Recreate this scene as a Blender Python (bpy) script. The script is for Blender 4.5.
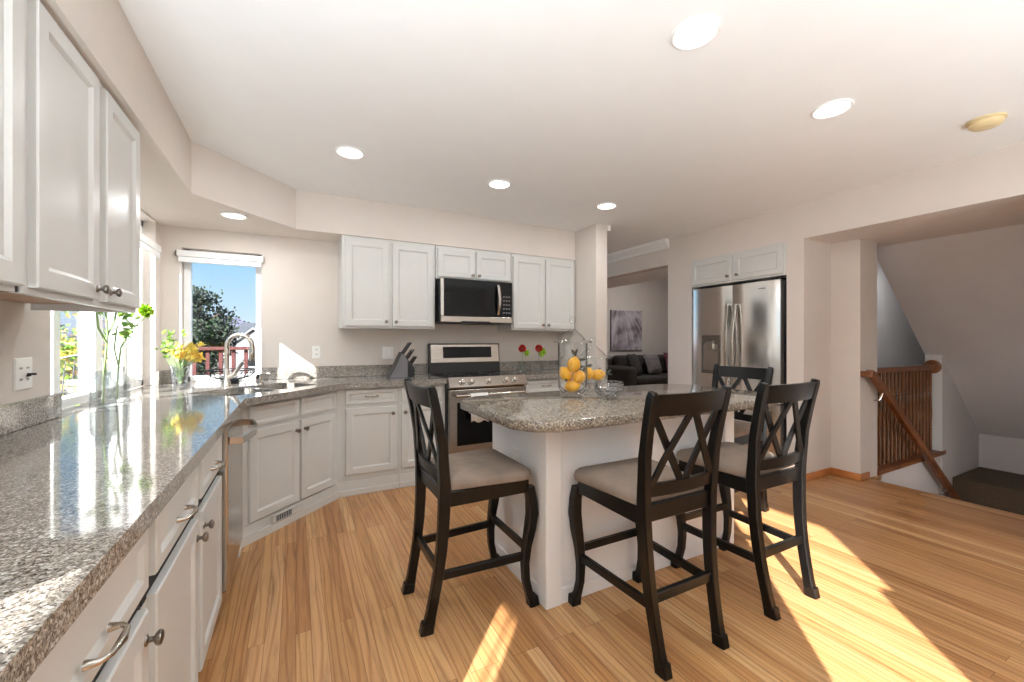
import bpy, bmesh, math, random
from mathutils import Vector, Matrix
random.seed(7)
for o in list(bpy.data.objects): bpy.data.objects.remove(o)
SC = bpy.context.scene
COL = SC.collection

# ---------------------------------------------------------------- camera, sky, sun, exposure
cam = bpy.data.cameras.new('camera'); cam.sensor_width = 36.0; cam.lens = 413.0/1024*36.0
cam.clip_start = .02; cam.clip_end = 3000
co = bpy.data.objects.new('camera', cam); COL.objects.link(co)
co.location = (0, 0, 1.25); co.rotation_euler = (math.radians(90), 0, math.radians(-27.6))
SC.camera = co
SC.view_settings.view_transform = 'Standard'; SC.view_settings.look = 'None'
SC.view_settings.exposure = 0.2; SC.view_settings.gamma = 1.0
SC.view_settings.use_curve_mapping = False
SC.cycles.transparent_max_bounces = 24
SC.cycles.diffuse_bounces = 6
SC.cycles.sample_clamp_indirect = 6.0

def srgb(r, g, b):
    f = lambda c: (c/255/12.92) if c/255 <= .04045 else ((c/255+.055)/1.055)**2.4
    return (f(r), f(g), f(b), 1)

w = bpy.data.worlds.new('sky'); SC.world = w; w.use_nodes = True
nt = w.node_tree; nt.nodes.clear()
tc = nt.nodes.new('ShaderNodeTexCoord'); sx = nt.nodes.new('ShaderNodeSeparateXYZ')
cr = nt.nodes.new('ShaderNodeValToRGB'); bg = nt.nodes.new('ShaderNodeBackground'); wo = nt.nodes.new('ShaderNodeOutputWorld')
nt.links.new(tc.outputs['Generated'], sx.inputs[0]); nt.links.new(sx.outputs['Z'], cr.inputs[0])
e = cr.color_ramp.elements
e[0].position = 0.0; e[0].color = srgb(232, 242, 250)
e[1].position = 0.6; e[1].color = srgb(110, 175, 240)
k = e.new(.05); k.color = srgb(205, 232, 250)
k = e.new(.2); k.color = srgb(146, 208, 250)
nt.links.new(cr.outputs[0], bg.inputs[0]); bg.inputs[1].default_value = .98
nt.links.new(bg.outputs[0], wo.inputs[0])

SUN_AZ = math.radians(43); SUN_EL = math.atan(.8*math.sin(SUN_AZ))
sd = Vector((math.sin(SUN_AZ)*math.cos(SUN_EL), math.cos(SUN_AZ)*math.cos(SUN_EL), -math.sin(SUN_EL)))
sl = bpy.data.lights.new('sun', 'SUN'); sl.energy = 21; sl.angle = math.radians(.55); sl.color = (1, .97, .93)
so = bpy.data.objects.new('sun', sl); COL.objects.link(so); so.rotation_euler = sd.to_track_quat('-Z', 'Y').to_euler(); so.location = (-4, -5, 6)

# ---------------------------------------------------------------- materials
def new_mat(name):
    m = bpy.data.materials.new(name); m.use_nodes = True
    return m, m.node_tree, m.node_tree.nodes['Principled BSDF']
def N(nt, t, **kw):
    n = nt.nodes.new(t)
    for k_, v in kw.items(): setattr(n, k_, v)
    return n
def ramp(nt, stops, interp='LINEAR'):
    n = nt.nodes.new('ShaderNodeValToRGB'); cr = n.color_ramp; cr.interpolation = interp
    while len(cr.elements) < len(stops): cr.elements.new(.5)
    for el, (p, c) in zip(cr.elements, stops): el.position = p; el.color = c
    return n
def coords(nt, scale=(1, 1, 1), rot=(0, 0, 0)):
    t = N(nt, 'ShaderNodeTexCoord'); mp = N(nt, 'ShaderNodeMapping')
    mp.inputs['Scale'].default_value = scale; mp.inputs['Rotation'].default_value = rot
    nt.links.new(t.outputs['Object'], mp.inputs[0]); return mp
def plain(name, rgb, rough=.5, metal=0, spec=.5, var=.05, vscale=6, bump=0, bscale=200, coat=0, aniso=None):
    m, nt, b = new_mat(name)
    mp = coords(nt, aniso or (1, 1, 1))
    nz = N(nt, 'ShaderNodeTexNoise'); nz.inputs['Scale'].default_value = vscale; nz.inputs['Detail'].default_value = 4
    nt.links.new(mp.outputs[0], nz.inputs['Vector'])
    c = srgb(*rgb)
    lo = tuple(x*(1-var) for x in c[:3])+(1,); hi = tuple(min(1, x*(1+var)) for x in c[:3])+(1,)
    r = ramp(nt, [(.3, lo), (.7, hi)]); nt.links.new(nz.outputs['Fac'], r.inputs[0])
    nt.links.new(r.outputs[0], b.inputs['Base Color'])
    b.inputs['Roughness'].default_value = rough; b.inputs['Metallic'].default_value = metal
    b.inputs['Specular IOR Level'].default_value = spec; b.inputs['Coat Weight'].default_value = coat
    if bump:
        n2 = N(nt, 'ShaderNodeTexNoise'); n2.inputs['Scale'].default_value = bscale
        nt.links.new(mp.outputs[0], n2.inputs['Vector'])
        bp = N(nt, 'ShaderNodeBump'); bp.inputs['Strength'].default_value = bump; bp.inputs['Distance'].default_value = .01
        nt.links.new(n2.outputs['Fac'], bp.inputs['Height']); nt.links.new(bp.outputs[0], b.inputs['Normal'])
    return m
def granite(name, k=(.9, .9, .9), s1v=210, s2v=400):
    m, nt, b = new_mat(name); mp = coords(nt)
    v1 = N(nt, 'ShaderNodeTexVoronoi'); v1.inputs['Scale'].default_value = s1v
    v2 = N(nt, 'ShaderNodeTexVoronoi'); v2.inputs['Scale'].default_value = s2v
    nz = N(nt, 'ShaderNodeTexNoise'); nz.inputs['Scale'].default_value = 90; nz.inputs['Detail'].default_value = 3
    mixv = N(nt, 'ShaderNodeVectorMath', operation='MULTIPLY_ADD'); mixv.inputs[1].default_value = (.006, .006, .006)
    nt.links.new(mp.outputs[0], nz.inputs['Vector']); nt.links.new(nz.outputs['Color'], mixv.inputs[0]); nt.links.new(mp.outputs[0], mixv.inputs[2])
    nt.links.new(mixv.outputs[0], v1.inputs['Vector']); nt.links.new(mixv.outputs[0], v2.inputs['Vector'])
    s1 = N(nt, 'ShaderNodeSeparateColor'); nt.links.new(v1.outputs['Color'], s1.inputs[0])
    s2 = N(nt, 'ShaderNodeSeparateColor'); nt.links.new(v2.outputs['Color'], s2.inputs[0])
    st = [(0, srgb(38, 36, 36)), (.12, srgb(84, 79, 76)), (.24, srgb(122, 115, 108)), (.42, srgb(150, 143, 133)), (.62, srgb(168, 160, 150)), (.80, srgb(204, 199, 190)), (.93, srgb(232, 229, 222))]
    st2 = [(0, srgb(34, 32, 32)), (.17, srgb(100, 94, 89)), (.36, srgb(142, 134, 125)), (.62, srgb(165, 157, 147)), (.84, srgb(214, 209, 201))]
    r1 = ramp(nt, st, 'CONSTANT'); r2 = ramp(nt, st2, 'CONSTANT')
    nt.links.new(s1.outputs[0], r1.inputs[0]); nt.links.new(s2.outputs[0], r2.inputs[0])
    mx = N(nt, 'ShaderNodeMix', data_type='RGBA'); mx.inputs[0].default_value = .5
    nt.links.new(r1.outputs[0], mx.inputs[6]); nt.links.new(r2.outputs[0], mx.inputs[7])
    mk = N(nt, 'ShaderNodeMix', data_type='RGBA', blend_type='MULTIPLY'); mk.inputs[0].default_value = 1; mk.inputs[7].default_value = (*k, 1)
    nt.links.new(mx.outputs[2], mk.inputs[6])
    nt.links.new(mk.outputs[2], b.inputs['Base Color'])
    b.inputs['Roughness'].default_value = .07; b.inputs['IOR'].default_value = 1.55
    return m
def oak_floor():
    m, nt, b = new_mat('oak_floor'); mp = coords(nt, (1, 1, 1), (0, 0, math.radians(90)))
    br = N(nt, 'ShaderNodeTexBrick'); br.offset = .37; br.offset_frequency = 3; br.squash = 1
    br.inputs['Scale'].default_value = 1; br.inputs['Brick Width'].default_value = 1.45; br.inputs['Row Height'].default_value = .0585
    br.inputs['Mortar Size'].default_value = .0009; br.inputs['Mortar Smooth'].default_value = .2
    br.inputs['Color1'].default_value = (0, 0, 0, 1); br.inputs['Color2'].default_value = (1, 1, 1, 1); br.inputs['Mortar'].default_value = (.5, .5, .5, 1)
    nt.links.new(mp.outputs[0], br.inputs['Vector'])
    tone = ramp(nt, [(0, srgb(172, 122, 78)), (.3, srgb(188, 140, 92)), (.55, srgb(200, 155, 106)), (.8, srgb(190, 140, 96)), (1, srgb(212, 172, 124))])
    nt.links.new(br.outputs['Color'], tone.inputs[0])
    # long grain, shifted per board
    off = N(nt, 'ShaderNodeVectorMath', operation='MULTIPLY_ADD'); off.inputs[1].default_value = (7.3, 3.1, 5.7)
    nt.links.new(br.outputs['Color'], off.inputs[0])
    gm = N(nt, 'ShaderNodeVectorMath', operation='MULTIPLY'); gm.inputs[1].default_value = (1.3, 20, 1)
    nt.links.new(mp.outputs[0], gm.inputs[0]); nt.links.new(gm.outputs[0], off.inputs[2])
    gn = N(nt, 'ShaderNodeTexNoise'); gn.inputs['Scale'].default_value = 2.2; gn.inputs['Detail'].default_value = 7; gn.inputs['Roughness'].default_value = .62; gn.inputs['Distortion'].default_value = .9
    nt.links.new(off.outputs[0], gn.inputs['Vector'])
    gr = ramp(nt, [(.28, srgb(150, 150, 150)), (.44, srgb(222, 222, 222)), (.56, srgb(255, 255, 255)), (.74, srgb(236, 232, 226))])
    nt.links.new(gn.outputs['Fac'], gr.inputs[0])
    m1 = N(nt, 'ShaderNodeMix', data_type='RGBA', blend_type='MULTIPLY'); m1.inputs[0].default_value = .5
    nt.links.new(tone.outputs[0], m1.inputs[6]); nt.links.new(gr.outputs[0], m1.inputs[7])
    # cathedral figure
    gm2 = N(nt, 'ShaderNodeVectorMath', operation='MULTIPLY'); gm2.inputs[1].default_value = (.55, 5.5, 1)
    nt.links.new(mp.outputs[0], gm2.inputs[0])
    off2 = N(nt, 'ShaderNodeVectorMath', operation='MULTIPLY_ADD'); off2.inputs[1].default_value = (11, 6, 2)
    nt.links.new(br.outputs['Color'], off2.inputs[0]); nt.links.new(gm2.outputs[0], off2.inputs[2])
    wv = N(nt, 'ShaderNodeTexWave'); wv.bands_direction = 'Y'; wv.inputs['Scale'].default_value = 1.7; wv.inputs['Distortion'].default_value = 10; wv.inputs['Detail'].default_value = 1.2; wv.inputs['Detail Scale'].default_value = 1.1
    nt.links.new(off2.outputs[0], wv.inputs['Vector'])
    wr = ramp(nt, [(0, srgb(196, 172, 148)), (.16, srgb(232, 220, 208)), (.45, srgb(255, 255, 255)), (1, srgb(250, 248, 244))])
    nt.links.new(wv.outputs['Fac'], wr.inputs[0])
    m2 = N(nt, 'ShaderNodeMix', data_type='RGBA', blend_type='MULTIPLY'); m2.inputs[0].default_value = .6
    nt.links.new(m1.outputs[2], m2.inputs[6]); nt.links.new(wr.outputs[0], m2.inputs[7])
    m3 = N(nt, 'ShaderNodeMix', data_type='RGBA'); nt.links.new(br.outputs['Fac'], m3.inputs[0])
    nt.links.new(m2.outputs[2], m3.inputs[6]); m3.inputs[7].default_value = srgb(110, 72, 42)
    nt.links.new(m3.outputs[2], b.inputs['Base Color'])
    b.inputs['Roughness'].default_value = .3; b.inputs['Specular IOR Level'].default_value = .35
    return m
def wood(name, c1, c2, rough=.35, scale=(3, 3, 30), spec=.5):
    m, nt, b = new_mat(name); mp = coords(nt, scale)
    nz = N(nt, 'ShaderNodeTexNoise'); nz.inputs['Scale'].default_value = 2; nz.inputs['Detail'].default_value = 6; nz.inputs['Distortion'].default_value = .6
    nt.links.new(mp.outputs[0], nz.inputs['Vector'])
    r = ramp(nt, [(.3, srgb(*c1)), (.7, srgb(*c2))]); nt.links.new(nz.outputs['Fac'], r.inputs[0])
    nt.links.new(r.outputs[0], b.inputs['Base Color']); b.inputs['Roughness'].default_value = rough; b.inputs['Specular IOR Level'].default_value = spec
    return m
def steel(name, rgb=(190, 186, 180), rough=.22, stretch=(400, 400, 3), amp=.10):
    m, nt, b = new_mat(name); mp = coords(nt, stretch)
    nz = N(nt, 'ShaderNodeTexNoise'); nz.inputs['Scale'].default_value = 1; nz.inputs['Detail'].default_value = 2
    nt.links.new(mp.outputs[0], nz.inputs['Vector'])
    r = ramp(nt, [(.3, (rough-amp*.5,)*3+(1,)), (.7, (rough+amp*.5,)*3+(1,))]); nt.links.new(nz.outputs['Fac'], r.inputs[0])
    nt.links.new(r.outputs[0], b.inputs['Roughness'])
    b.inputs['Base Color'].default_value = srgb(*rgb); b.inputs['Metallic'].default_value = 1
    return m
def glass(name, tint=(1, 1, 1), edge=.55, rough=.02, minr=.04, bumpy=0):
    """thin clear glass: transparent plus a fresnel reflection; darker where the wall is seen edge-on"""
    m = bpy.data.materials.new(name); m.use_nodes = True; nt = m.node_tree; nt.nodes.clear()
    lw = N(nt, 'ShaderNodeLayerWeight'); lw.inputs[0].default_value = .5
    tr = N(nt, 'ShaderNodeBsdfTransparent'); gl = N(nt, 'ShaderNodeBsdfGlossy'); gl.inputs['Roughness'].default_value = rough
    r = ramp(nt, [(.0, (*tint, 1)), (.5, (*tint, 1)), (.85, tuple((.4+.6*edge)*x for x in tint)+(1,)), (1, tuple(edge*x for x in tint)+(1,))])
    nt.links.new(lw.outputs['Facing'], r.inputs[0]); nt.links.new(r.outputs[0], tr.inputs[0])
    pw = N(nt, 'ShaderNodeMath', operation='POWER'); nt.links.new(lw.outputs['Facing'], pw.inputs[0]); pw.inputs[1].default_value = 3
    fr = N(nt, 'ShaderNodeMapRange'); nt.links.new(pw.outputs[0], fr.inputs[0]); fr.inputs[3].default_value = minr; fr.inputs[4].default_value = .7
    mx = N(nt, 'ShaderNodeMixShader'); nt.links.new(fr.outputs[0], mx.inputs[0]); nt.links.new(tr.outputs[0], mx.inputs[1]); nt.links.new(gl.outputs[0], mx.inputs[2])
    if bumpy:
        v = N(nt, 'ShaderNodeTexVoronoi'); v.inputs['Scale'].default_value = bumpy
        mp = coords(nt); nt.links.new(mp.outputs[0], v.inputs['Vector'])
        bp = N(nt, 'ShaderNodeBump'); bp.inputs['Strength'].default_value = 1; bp.inputs['Distance'].default_value = .02
        nt.links.new(v.outputs['Distance'], bp.inputs['Height'])
        nt.links.new(bp.outputs[0], gl.inputs['Normal']); nt.links.new(bp.outputs[0], lw.inputs['Normal'])
    o = N(nt, 'ShaderNodeOutputMaterial'); nt.links.new(mx.outputs[0], o.inputs[0]); return m
def emit(name, rgb, s):
    m = bpy.data.materials.new(name); m.use_nodes = True; nt = m.node_tree; nt.nodes.clear()
    e_ = N(nt, 'ShaderNodeEmission'); e_.inputs[0].default_value = srgb(*rgb); e_.inputs[1].default_value = s
    o = N(nt, 'ShaderNodeOutputMaterial'); nt.links.new(e_.outputs[0], o.inputs[0]); return m

M = {}
M['wall'] = plain('cream_wall_paint', (219, 210, 202), .75, var=.015, bump=.08, bscale=180)
M['ceil'] = plain('white_ceiling_paint', (243, 243, 242), .85, var=.01)
M['cab'] = plain('white_cabinet_paint', (208, 208, 205), .35, var=.012)
M['isl'] = plain('white_island_paint', (238, 238, 239), .4, var=.01)
M['trimw'] = plain('white_trim_paint', (240, 240, 238), .4, var=.01)
M['vinyl'] = plain('white_vinyl', (244, 245, 245), .3, var=.01)
M['grey'] = plain('grey_wall_paint', (214, 210, 208), .8, var=.02)
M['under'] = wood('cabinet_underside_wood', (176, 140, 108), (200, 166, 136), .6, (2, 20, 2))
M['granite'] = granite('speckled_granite')
M['granite2'] = granite('brown_speckled_granite', (.74, .69, .62), 160, 300)
M['oak'] = oak_floor()
M['oaktrim'] = wood('oak_trim', (176, 104, 52), (206, 138, 78), .4, (3, 3, 3))
M['rail'] = wood('stair_rail_oak', (104, 58, 28), (146, 88, 46), .35, (6, 3, 3))
M['bal'] = wood('baluster_oak', (104, 64, 32), (142, 92, 50), .4, (30, 30, 3))
M['black'] = wood('black_chair_wood', (8, 8, 8), (17, 15, 14), .3, (20, 20, 3), .3)
M['seat'] = plain('taupe_seat_fabric', (134, 119, 107), .85, var=.14, vscale=9, bump=.25, bscale=420, spec=.2)
M['steel'] = steel('brushed_steel')
M['steelh'] = steel('brushed_steel_across', (172, 165, 157), .24, (3, 3, 400))
M['chrome'] = plain('satin_nickel', (190, 184, 176), .22, 1, var=.03)
M['knob'] = plain('pewter_knob', (140, 132, 124), .3, 1, var=.06)
M['blackglass'] = plain('black_glass', (8, 8, 9), .08, var=.1, spec=.22)
M['blackplastic'] = plain('black_plastic', (22, 22, 23), .4, var=.1)
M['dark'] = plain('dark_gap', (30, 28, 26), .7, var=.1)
M['white'] = plain('white_plastic', (240, 239, 235), .35, var=.01)
M['cream'] = plain('aged_cream_plastic', (226, 206, 160), .5, var=.04)
M['glass'] = glass('clear_glass', (.985, .992, .99), .5, .03, .07)
M['vase'] = glass('vase_glass', (.94, .955, .95), .4, .05, .15)
M['pane'] = glass('window_glass', (.98, .99, .99), .9, .01, .03)
M['crystal'] = glass('cut_crystal', (.95, .965, .97), .4, .08, .16, 70)
M['lemon'] = plain('lemon_peel', (246, 178, 30), .42, var=.08, vscale=18, bump=.15, bscale=260)
M['leafdark'] = plain('dark_leaf', (62, 72, 60), .5, var=.3, vscale=30)
M['leaf'] = plain('green_leaf', (112, 152, 52), .5, var=.3, vscale=30)
M['stem'] = plain('green_stem', (142, 172, 112), .5, var=.15)
M['petal'] = plain('yellow_petal', (250, 226, 120), .6, var=.15, vscale=25)
M['petal2'] = plain('orange_petal', (248, 204, 90), .6, var=.15, vscale=25)
M['petalg'] = plain('green_petal', (150, 190, 40), .6, var=.3, vscale=40)
M['red'] = plain('red_petal', (198, 52, 34), .6, var=.2, vscale=60)
M['towel'] = plain('white_towel', (236, 234, 230), .95, var=.05, bump=.4, bscale=300)
M['sofa'] = plain('charcoal_sofa_fabric', (58, 56, 56), .95, var=.15, vscale=10, bump=.3, bscale=250)
M['cushg'] = plain('grey_cushion_fabric', (116, 112, 116), .95, var=.2, vscale=14)
M['cushr'] = plain('maroon_cushion_fabric', (96, 50, 62), .95, var=.6, vscale=24)
M['carpet'] = plain('brown_carpet', (92, 78, 62), 1, var=.2, vscale=60, bump=.4, bscale=300)
M['redwood'] = wood('red_stained_deck', (72, 28, 26), (92, 42, 38), .6, (3, 3, 30))
M['deck'] = wood('deck_boards', (74, 54, 48), (92, 68, 62), .7, (20, 2, 2))
M['siding'] = plain('pale_siding', (122, 122, 126), .7, var=.04)
M['shingle'] = plain('grey_shingles', (70, 73, 80), .9, var=.12, vscale=3)
M['foliage'] = plain('tree_foliage', (48, 62, 46), .8, var=.5, vscale=1.5)
M['bark'] = plain('bark', (96, 76, 60), .9, var=.2)
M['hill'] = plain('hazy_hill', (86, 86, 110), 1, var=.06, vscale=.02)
M['lawn'] = plain('dry_lawn', (84, 80, 66), 1, var=.15, vscale=.6)
M['iron'] = plain('black_wire', (26, 24, 23), .45, .3, var=.1)
M['patio'] = plain('grey_metal_chair', (120, 124, 124), .4, .5, var=.1)
M['shade'] = plain('tan_lampshade', (226, 196, 160), .8, var=.04)
M['lens'] = emit('lamp_lens', (255, 250, 240), 7)

# ---------------------------------------------------------------- mesh helpers
class MB:
    def __init__(s): s.bm = bmesh.new()
    def box(s, lo, hi, bev=0, seg=2):
        lo, hi = Vector(lo), Vector(hi)
        r = bmesh.ops.create_cube(s.bm, size=1)
        c = (lo+hi)/2; d = hi-lo
        for v in r['verts']: v.co = Vector((v.co.x*d.x+c.x, v.co.y*d.y+c.y, v.co.z*d.z+c.z))
        if bev:
            ed = set(e_ for v in r['verts'] for e_ in v.link_edges)
            bmesh.ops.bevel(s.bm, geom=list(ed), offset=bev, segments=seg, affect='EDGES', profile=.5)
        return s
    def grid(s, rings, cap0=True, cap1=True, closed=True):
        """rings: list of vertex loops with the same count"""
        vs = [[s.bm.verts.new(p) for p in r] for r in rings]
        n = len(vs[0])
        for a, b in zip(vs, vs[1:]):
            for i in range(n if closed else n-1):
                j = (i+1) % n
                try: s.bm.faces.new((a[i], a[j], b[j], b[i]))
                except ValueError: pass
        if cap0: s.bm.faces.new(vs[0][::-1])
        if cap1: s.bm.faces.new(vs[-1])
        return s
    def prism(s, pts, z0, z1):
        return s.grid([[(x, y, z0) for x, y in pts], [(x, y, z1) for x, y in pts]])
    def lathe(s, prof, c=(0, 0, 0), n=24, axis=(0, 0, 1), cap=True):
        """prof: (radius, height) pairs along axis from c"""
        a = Vector(axis).normalized(); q = Vector((0, 0, 1)).rotation_difference(a); c = Vector(c)
        rings = []
        for r, h in prof:
            r = max(r, 1e-4)
            rings.append([c+q @ Vector((r*math.cos(2*math.pi*i/n), r*math.sin(2*math.pi*i/n), h)) for i in range(n)])
        return s.grid(rings, cap, cap)
    def tube(s, pts, r, n=10, cap=True):
        pts = [Vector(p) for p in pts]; m = len(pts)
        rs = r if isinstance(r, (list, tuple)) else [r]*m
        rings = []; up = None
        for i in range(m):
            t = (pts[min(i+1, m-1)]-pts[max(i-1, 0)]).normalized()
            if up is None:
                up = Vector((0, 0, 1)) if abs(t.z) < .9 else Vector((1, 0, 0))
            b = t.cross(up).normalized(); up = b.cross(t).normalized()
            rings.append([pts[i]+rs[i]*(math.cos(2*math.pi*k_/n)*b+math.sin(2*math.pi*k_/n)*up) for k_ in range(n)])
        return s.grid(rings, cap, cap)
    def bar(s, pts, wx, wy, side=(1, 0, 0)):
        """rectangular section swept along pts; wx measured along 'side'"""
        pts = [Vector(p) for p in pts]; m = len(pts); side = Vector(side).normalized()
        wxs = wx if isinstance(wx, (list, tuple)) else [wx]*m
        wys = wy if isinstance(wy, (list, tuple)) else [wy]*m
        rings = []
        for i in range(m):
            t = (pts[min(i+1, m-1)]-pts[max(i-1, 0)]).normalized()
            a = (side-t*side.dot(t)).normalized(); b = t.cross(a)
            x, y = wxs[i]/2, wys[i]/2; k_ = .22*min(x, y)
            loop = [(x, -y+k_), (x, y-k_), (x-k_, y), (-x+k_, y), (-x, y-k_), (-x, -y+k_), (-x+k_, -y), (x-k_, -y)]
            rings.append([pts[i]+a*u+b*v for u, v in loop])
        return s.grid(rings)
    def ball(s, c, r, sc=(1, 1, 1), sub=2, rot=None):
        o = bmesh.ops.create_icosphere(s.bm, subdivisions=sub, radius=r)
        for v in o['verts']:
            p = Vector((v.co.x*sc[0], v.co.y*sc[1], v.co.z*sc[2]))
            if rot: p = rot @ p
            v.co = p+Vector(c)
        return s
    def leaf(s, c, d, ln, wd, up=None, fold=.15):
        c = Vector(c); d = Vector(d).normalized()
        u = Vector(up) if up else Vector((random.uniform(-1, 1), random.uniform(-1, 1), random.uniform(-1, 1)))
        b = d.cross(u)
        if b.length < 1e-3: b = d.cross(Vector((1, .3, .2)))
        b.normalize(); n = b.cross(d)
        p = [c, c+d*ln*.4+b*wd*.5+n*fold*ln, c+d*ln*.75+b*wd*.38+n*fold*ln*.6, c+d*ln, c+d*ln*.75-b*wd*.38+n*fold*ln*.6, c+d*ln*.4-b*wd*.5+n*fold*ln, c+d*ln*.45]
        v = [s.bm.verts.new(x) for x in p]
        s.bm.faces.new((v[0], v[1], v[6])); s.bm.faces.new((v[1], v[2], v[3], v[6])); s.bm.faces.new((v[6], v[3], v[4], v[5])); s.bm.faces.new((v[0], v[6], v[5]))
        return s
    def panel(s, O, ux, n, wd, z0, z1, th, frame=.055, rec=.009, up=(0, 0, 1)):
        """raised-frame recessed-panel door: O on the face plane at z=0, ux along width, n outward"""
        O, ux, n, up = Vector(O), Vector(ux).normalized(), Vector(n).normalized(), Vector(up)
        rings = []
        prof = [(0, 0), (0, th-.004), (.004, th)]
        if frame: prof += [(frame, th), (frame+.012, th-rec)]
        for ins, d in prof:
            rings.append([O+ux*a+up*b+n*d for a, b in ((ins, z0+ins), (wd-ins, z0+ins), (wd-ins, z1-ins), (ins, z1-ins))])
        return s.grid(rings)
    def holed(s, outer, holes, z0, z1):
        ed = []
        for loop in [outer]+holes:
            vs = [s.bm.verts.new((x, y, z0)) for x, y in loop]
            ed += [s.bm.edges.new((vs[i], vs[(i+1) % len(vs)])) for i in range(len(vs))]
        r = bmesh.ops.triangle_fill(s.bm, use_beauty=True, edges=ed)
        f = [g for g in r['geom'] if isinstance(g, bmesh.types.BMFace)]
        ex = bmesh.ops.extrude_face_region(s.bm, geom=f)
        for g in ex['geom']:
            if isinstance(g, bmesh.types.BMVert): g.co.z = z1
        return s

ORG = {}
def build(name, mb, mat, parent=None, base=None, smooth=None):
    """link the collected shapes as ONE mesh object; shapes are in world coordinates and are moved to the thing's base"""
    bm = mb.bm; bmesh.ops.recalc_face_normals(bm, faces=bm.faces)
    o0 = Vector(base) if base else (ORG.get(parent.name, Vector()) if parent else Vector())
    me = bpy.data.meshes.new(name)
    bmesh.ops.translate(bm, verts=bm.verts, vec=-o0)
    bm.to_mesh(me); bm.free(); me.materials.append(mat)
    ob = bpy.data.objects.new(name, me); COL.objects.link(ob)
    if smooth is not None:
        me.shade_smooth()
        me.set_sharp_from_angle(angle=math.radians(smooth))
    if parent: ob.parent = parent; ORG[ob.name] = o0
    else: ob.location = o0; ORG[ob.name] = o0
    return ob
def tag(o, label, cat, group=None):
    o['label'] = label; o['category'] = cat
    if group: o['group'] = group
    return o
def thing(name, base, label, cat, group=None, rz=0):
    o = bpy.data.objects.new(name, None); COL.objects.link(o); o.empty_display_size = .1
    o.location = base; o.rotation_euler = (0, 0, rz); ORG[o.name] = Vector(base) if rz == 0 else Vector()
    return tag(o, label, cat, group)
def struct(name, mb, mat, parent=None, smooth=None):
    o = build(name, mb, mat, parent, None, smooth); o['kind'] = 'structure'; return o
def solo(name, mb, mat, base, label, cat, group=None, smooth=None):
    return tag(build(name, mb, mat, None, base, smooth), label, cat, group)
def dup(root, loc, rz, label, group=None):
    r = root.copy(); COL.objects.link(r); r.location = loc; r.rotation_euler = (0, 0, rz); r['label'] = label
    if group: r['group'] = group
    def rec(src, dst):
        for ch in list(src.children):
            c = ch.copy(); COL.objects.link(c); c.parent = dst; rec(ch, c)
    rec(root, r); return r
def arc(c, r, a0, a1, n, ax=(1, 0, 0), ay=(0, 0, 1)):
    c, ax, ay = Vector(c), Vector(ax), Vector(ay)
    return [c+r*(math.cos(a0+(a1-a0)*i/n)*ax+math.sin(a0+(a1-a0)*i/n)*ay) for i in range(n+1)]

# ---------------------------------------------------------------- dimensions
CZ = 2.49; SZ = 2.165            # ceiling, soffit underside
WX, WY = -.946, 4.16             # left wall face, back wall face
FX = 4.014                       # refrigerator wall face
SX = 4.62                        # floor edge at the stairwell
CT, CB = .914, .87               # worktop top / underside

# ---------------------------------------------------------------- room shell
struct('floor', MB().prism([(-1.75, -1.5), (-.99, -1.5), (-.99, -.46), (.5, -.46), (.5, -1.75), (4.02, -1.75), (4.02, .75), (SX, .75), (SX, 1.84), (4.9, 1.84), (4.9, 3.5), (9.2, 3.5), (9.2, 7.7), (2.8, 7.7), (2.8, 4.3), (-1.1, 4.3), (-1.1, .1), (-1.75, .1)], -.06, 0), M['oak'])
struct('ceiling', MB().prism([(-1.8, -1.54), (-.95, -1.54), (-.95, -.52), (.46, -.52), (.46, -1.8), (4.16, -1.8), (4.1, 7.8), (2.7, 7.8), (2.7, 4.32), (-1.1, 4.32), (-1.1, .14), (-1.8, .14)], CZ, CZ+.12), M['ceil'])
# left wall with its window opening
LW0, LW1, LWT = 2.52, 4.03, 2.15
m = MB()
m.box((WX-.16, .13, 0), (WX, LW0, CZ)).box((WX-.16, LW1, 0), (WX, WY+.16, CZ)).box((WX-.16, LW0, LWT), (WX, LW1, CZ)).box((WX-.16, LW0, 0), (WX, LW1, CB-.005))
struct('wall_left', m, M['wall'])
BW0, BW1, BWT = -.815, -.265, 2.0
m = MB()
m.box((WX, WY, 0), (BW0, WY+.16, CZ)).box((BW1, WY, 0), (2.945, WY+.16, CZ)).box((BW0, WY, BWT), (BW1, WY+.16, CZ)).box((BW0, WY, 0), (BW1, WY+.16, CB-.005))
struct('wall_back', m, M['wall'])
struct('wall_stub', MB().box((2.80, 3.44, 0), (2.945, WY, CZ)), M['wall'])
m = MB().prism([(WX, .13), (-.575, .13), (-.575, 3.19), (0, 3.81), (2.80, 3.81), (2.80, WY), (WX, WY)], SZ, CZ)
struct('trim_1', m, M['wall'])
# refrigerator wall: opening to living room, refrigerator recess
RY0, RY1 = 2.205, 3.235
m = MB()
m.box((FX, RY1, 0), (FX+.14, 3.578, CZ)).box((FX, 3.578, 2.176), (FX+.14, 7.6, CZ)).box((FX, 5.4, 0), (FX+.14, 7.6, 2.176))
m.box((FX, RY0, SZ), (FX+.14, RY1, CZ)).box((FX+.80, RY0-.08, 0), (FX+.9, 3.58, CZ)).box((FX+.14, RY1+.04, 0), (FX+.8, RY1+.14, 2.17))
m.prism([(FX, 2.06), (4.47, 2.06), (4.47, 1.83), (4.79, 1.83), (4.79, RY0), (FX, RY0)], 0, CZ)
struct('wall_right', m, M['wall'])
struct('trim_2', MB().box((FX, .6, SZ), (5.03, 2.06, CZ)), M['wall'])          # dropped header above the stair opening
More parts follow.
